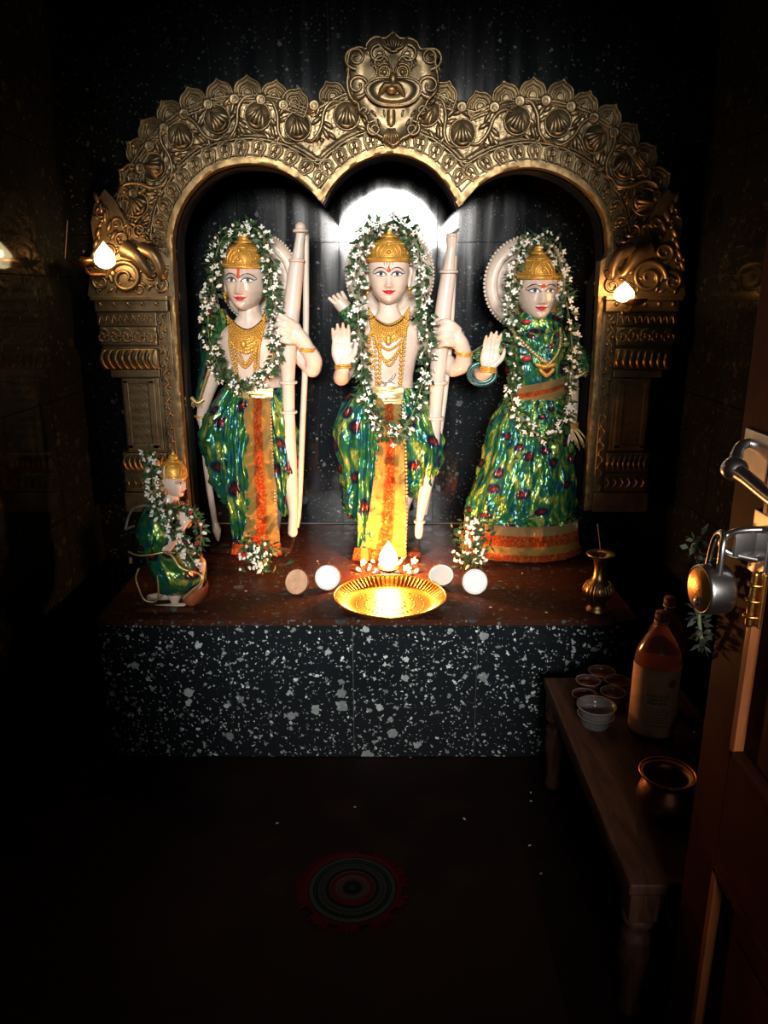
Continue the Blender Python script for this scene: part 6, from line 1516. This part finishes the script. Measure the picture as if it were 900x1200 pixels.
# copper pot
cpx = on_bench(777, 955); Cp = thing('copper_pot', 'round copper pot with wide dark mouth on the bench by the door', 'pot', cpx)
m = MB(); m.lathe(cpx, [(0, .002), (.030, .0), (.044, .006), (.060, .028), (.064, .048), (.058, .070), (.046, .084), (.043, .092), (.050, .102), (.060, .108), (.059, .110), (.046, .103), (.040, .092), (.054, .068), (.058, .048), (.05, .024), (0, .010)], 40); m.build('body', 'copper', Cp)
m = MB(); m.tube([cpx+Vector((math.cos(a)*.060, math.sin(a)*.060, .109)) for a in np.linspace(0, 2*pi, 37)], .0028, 7, 1, caps=False); m.build('lip', 'copper', Cp)

# ================================================================== door leaf with latch and padlock
DX, DT = .557, .036; DY0, DY1, DH = .20, 1.185, 2.25
dr = MB(); dr.box((DX, DY1-.105, .012), (DX+DT, DY1, DH), .003); door = dr.build('door_1', 'wood_door', org=(DX, DY0, 0), smooth=False); struct(door)
def dbox(name, y0, y1, z0, z1, x0=0.0, x1=DT, mt='wood_door', bev=.003):
    m = MB(); m.box((DX+x0, y0, z0), (DX+x1, y1, z1), bev); return m.build(name, mt, door, smooth=False)
dbox('stile', DY0, DY0+.10, .012, DH)
ys, ye = DY0+.10, DY1-.105
for z0, z1 in ((.012, .20), (.575, .785), (1.42, 1.55), (2.13, DH)): dbox('rail', ys, ye, z0, z1)
for z0, z1 in ((.20, .575), (.785, 1.42), (1.55, 2.13)):
    dbox('panel', ys, ye, z0, z1, .012, .026)
    m = MB(); m.box((DX+.006, ys+.075, z0+.075), (DX+.014, ye-.075, z1-.075), .005); m.build('raised_field', 'wood_door', door, smooth=False)
    dbox('bead', ye-.016, ye, z0, z1, -.004, .014, 'wood_bead', .004); dbox('bead', ys, ys+.016, z0, z1, -.004, .014, 'wood_bead', .004)  # upright beads carry the painted highlight colour
    dbox('bead', ys, ye, z0, z0+.016, -.004, .014, 'wood_door', .004); dbox('bead', ys, ye, z1-.016, z1, -.004, .014, 'wood_door', .004)
# lever latch
hz = 1.250; hy = 1.10
La2 = thing('door_latch', 'steel bar latch with rounded handle on the edge of the door, above the padlock', 'latch', (DX, hy+.03, hz))
m = MB(); m.box((DX-.004, 1.085, hz-.03), (DX+.001, 1.165, hz+.05), .002); m.build('plate', 'steel', La2, smooth=False)
m = MB(); m.tube([(DX-.002, 1.15, hz+.030), (DX-.018, 1.145, hz+.024), (DX-.034, 1.120, hz+.010), (DX-.042, 1.10, hz+.002)], [.007, .008, .010, .013], 12, 4); m.build('neck', 'steel', La2)
m = MB(); m.sphere((DX-.043, 1.10, hz), .019, 16, 12, (1, 1.1, .95)); m.tube([(DX-.043, 1.10, hz), (DX-.040, 1.06, hz-.006), (DX-.036, .99, hz-.018), (DX-.034, .93, hz-.022)], [.013, .0105, .010, .012], 14, 4); m.sphere((DX-.034, .93, hz-.022), .0125, 12, 8); m.build('lever', 'steel', La2)
m = MB(); m.tube([(DX-.034, .96, hz-.022), (DX-.016, .955, hz-.02), (DX, .95, hz-.02)], .008, 10, 3); m.build('post', 'steel', La2)
# hasp
Hs = thing('hasp', 'steel hasp with rounded loop on the door, holding the padlock', 'hasp', (DX, 1.10, 1.14))
m = MB(); m.box((DX-.005, 1.05, 1.095), (DX+.001, 1.10, 1.19), .002); m.build('plate', 'steel', Hs, smooth=False)
m = MB(); m.tube([(DX-.002, 1.075, 1.165), (DX-.030, 1.085, 1.160), (DX-.046, 1.095, 1.148), (DX-.048, 1.098, 1.132), (DX-.036, 1.092, 1.122), (DX-.002, 1.075, 1.118)], .0052, 10, 4); m.box((DX-.036, 1.083, 1.119), (DX-.002, 1.089, 1.160), .002); m.build('loop', 'steel', Hs)
# padlock: round steel drum, brass face
pk = Vector((DX-.055, 1.100, 1.062)); rk = .039
Pd = thing('padlock', 'round steel padlock with brass face hanging from the hasp', 'padlock', pk-Vector((0, 0, rk)))
ax = Vector((-1, -.12, .0)).normalized()
m = MB(); m.lathe(pk, [(0, -.024), (rk*.82, -.024), (rk*.97, -.020), (rk, -.015), (rk, .015), (rk*.97, .019), (rk*.90, .021), (rk*.88, .019), (0, .019)], 48, ax); m.build('case', 'steel', Pd); 
m = MB(); m.lathe(pk+ax*.0195, [(0, .0015), (rk*.84, .0012), (rk*.87, 0)], 40, ax); fc = m.build('face', 'brass_plate', Pd)
m = MB(); kc = pk+ax*.0212+Vector((0, 0, -.020)); m.lathe(kc, [(0, .002), (.006, .0018), (.0075, 0)], 20, ax); m.build('keyhole_collar', 'steel', fc)
m = MB(); m.lathe(kc+ax*.002, [(0, .0012), (.0028, .001), (.003, 0)], 14, ax); m.box(tuple(kc+ax*.002+Vector((-.001, -.001, -.006))), tuple(kc+ax*.002+Vector((.001, .001, 0)))); m.build('keyhole', 'paint_black', fc)
m = MB(); m.tube([pk+Vector((0, -.020, rk*.80)), pk+Vector((0, -.020, rk+.030)), pk+Vector((.004, -.012, rk+.048)), pk+Vector((.006, .004, rk+.050)), pk+Vector((.004, .018, rk+.034)), pk+Vector((0, .020, rk*.80))], .0052, 12, 5); m.build('shackle', 'steel', Pd)
# withered garland tied at the hasp
Fd = Fig(1.19)
dg_pts = [(822, 632, 0), (812, 640, 0), (818, 655, .0), (826, 690, .01), (822, 725, .01), (826, 760, .01)]
DRY = [bud_mesh('dry_flower', 'dryflower', .006), flower_mesh('dry_flower', 'dryflower', 5, .009, .6), bud_mesh('dry_flower', 'dryflower', .005)]
garland('dry_garland', 'withered flower garland hanging beside the padlock at the door edge', Fd, dg_pts, 9, .012, 130, 17, None, DRY, 'dry', leaf_len=.016)
# brass tower bolt behind the padlock
Tb = thing('tower_bolt', 'worn brass bolt fitting on the door right of the padlock', 'bolt', (DX, 1.06, 1.06))
m = MB(); m.box((DX-.004, 1.045, 1.02), (DX+.001, 1.075, 1.105), .002); m.build('plate', 'brass_plate', Tb, smooth=False)
m = MB(); m.tube([(DX-.010, 1.06, 1.022), (DX-.010, 1.06, 1.10)], .006, 12, 1, True)
for z in (1.035, 1.06, 1.085): m.tube([(DX-.001, 1.051, z), (DX-.014, 1.053, z), (DX-.018, 1.06, z), (DX-.014, 1.067, z), (DX-.001, 1.069, z)], .003, 8, 3)
m.build('rod', 'brass_plate', Tb)
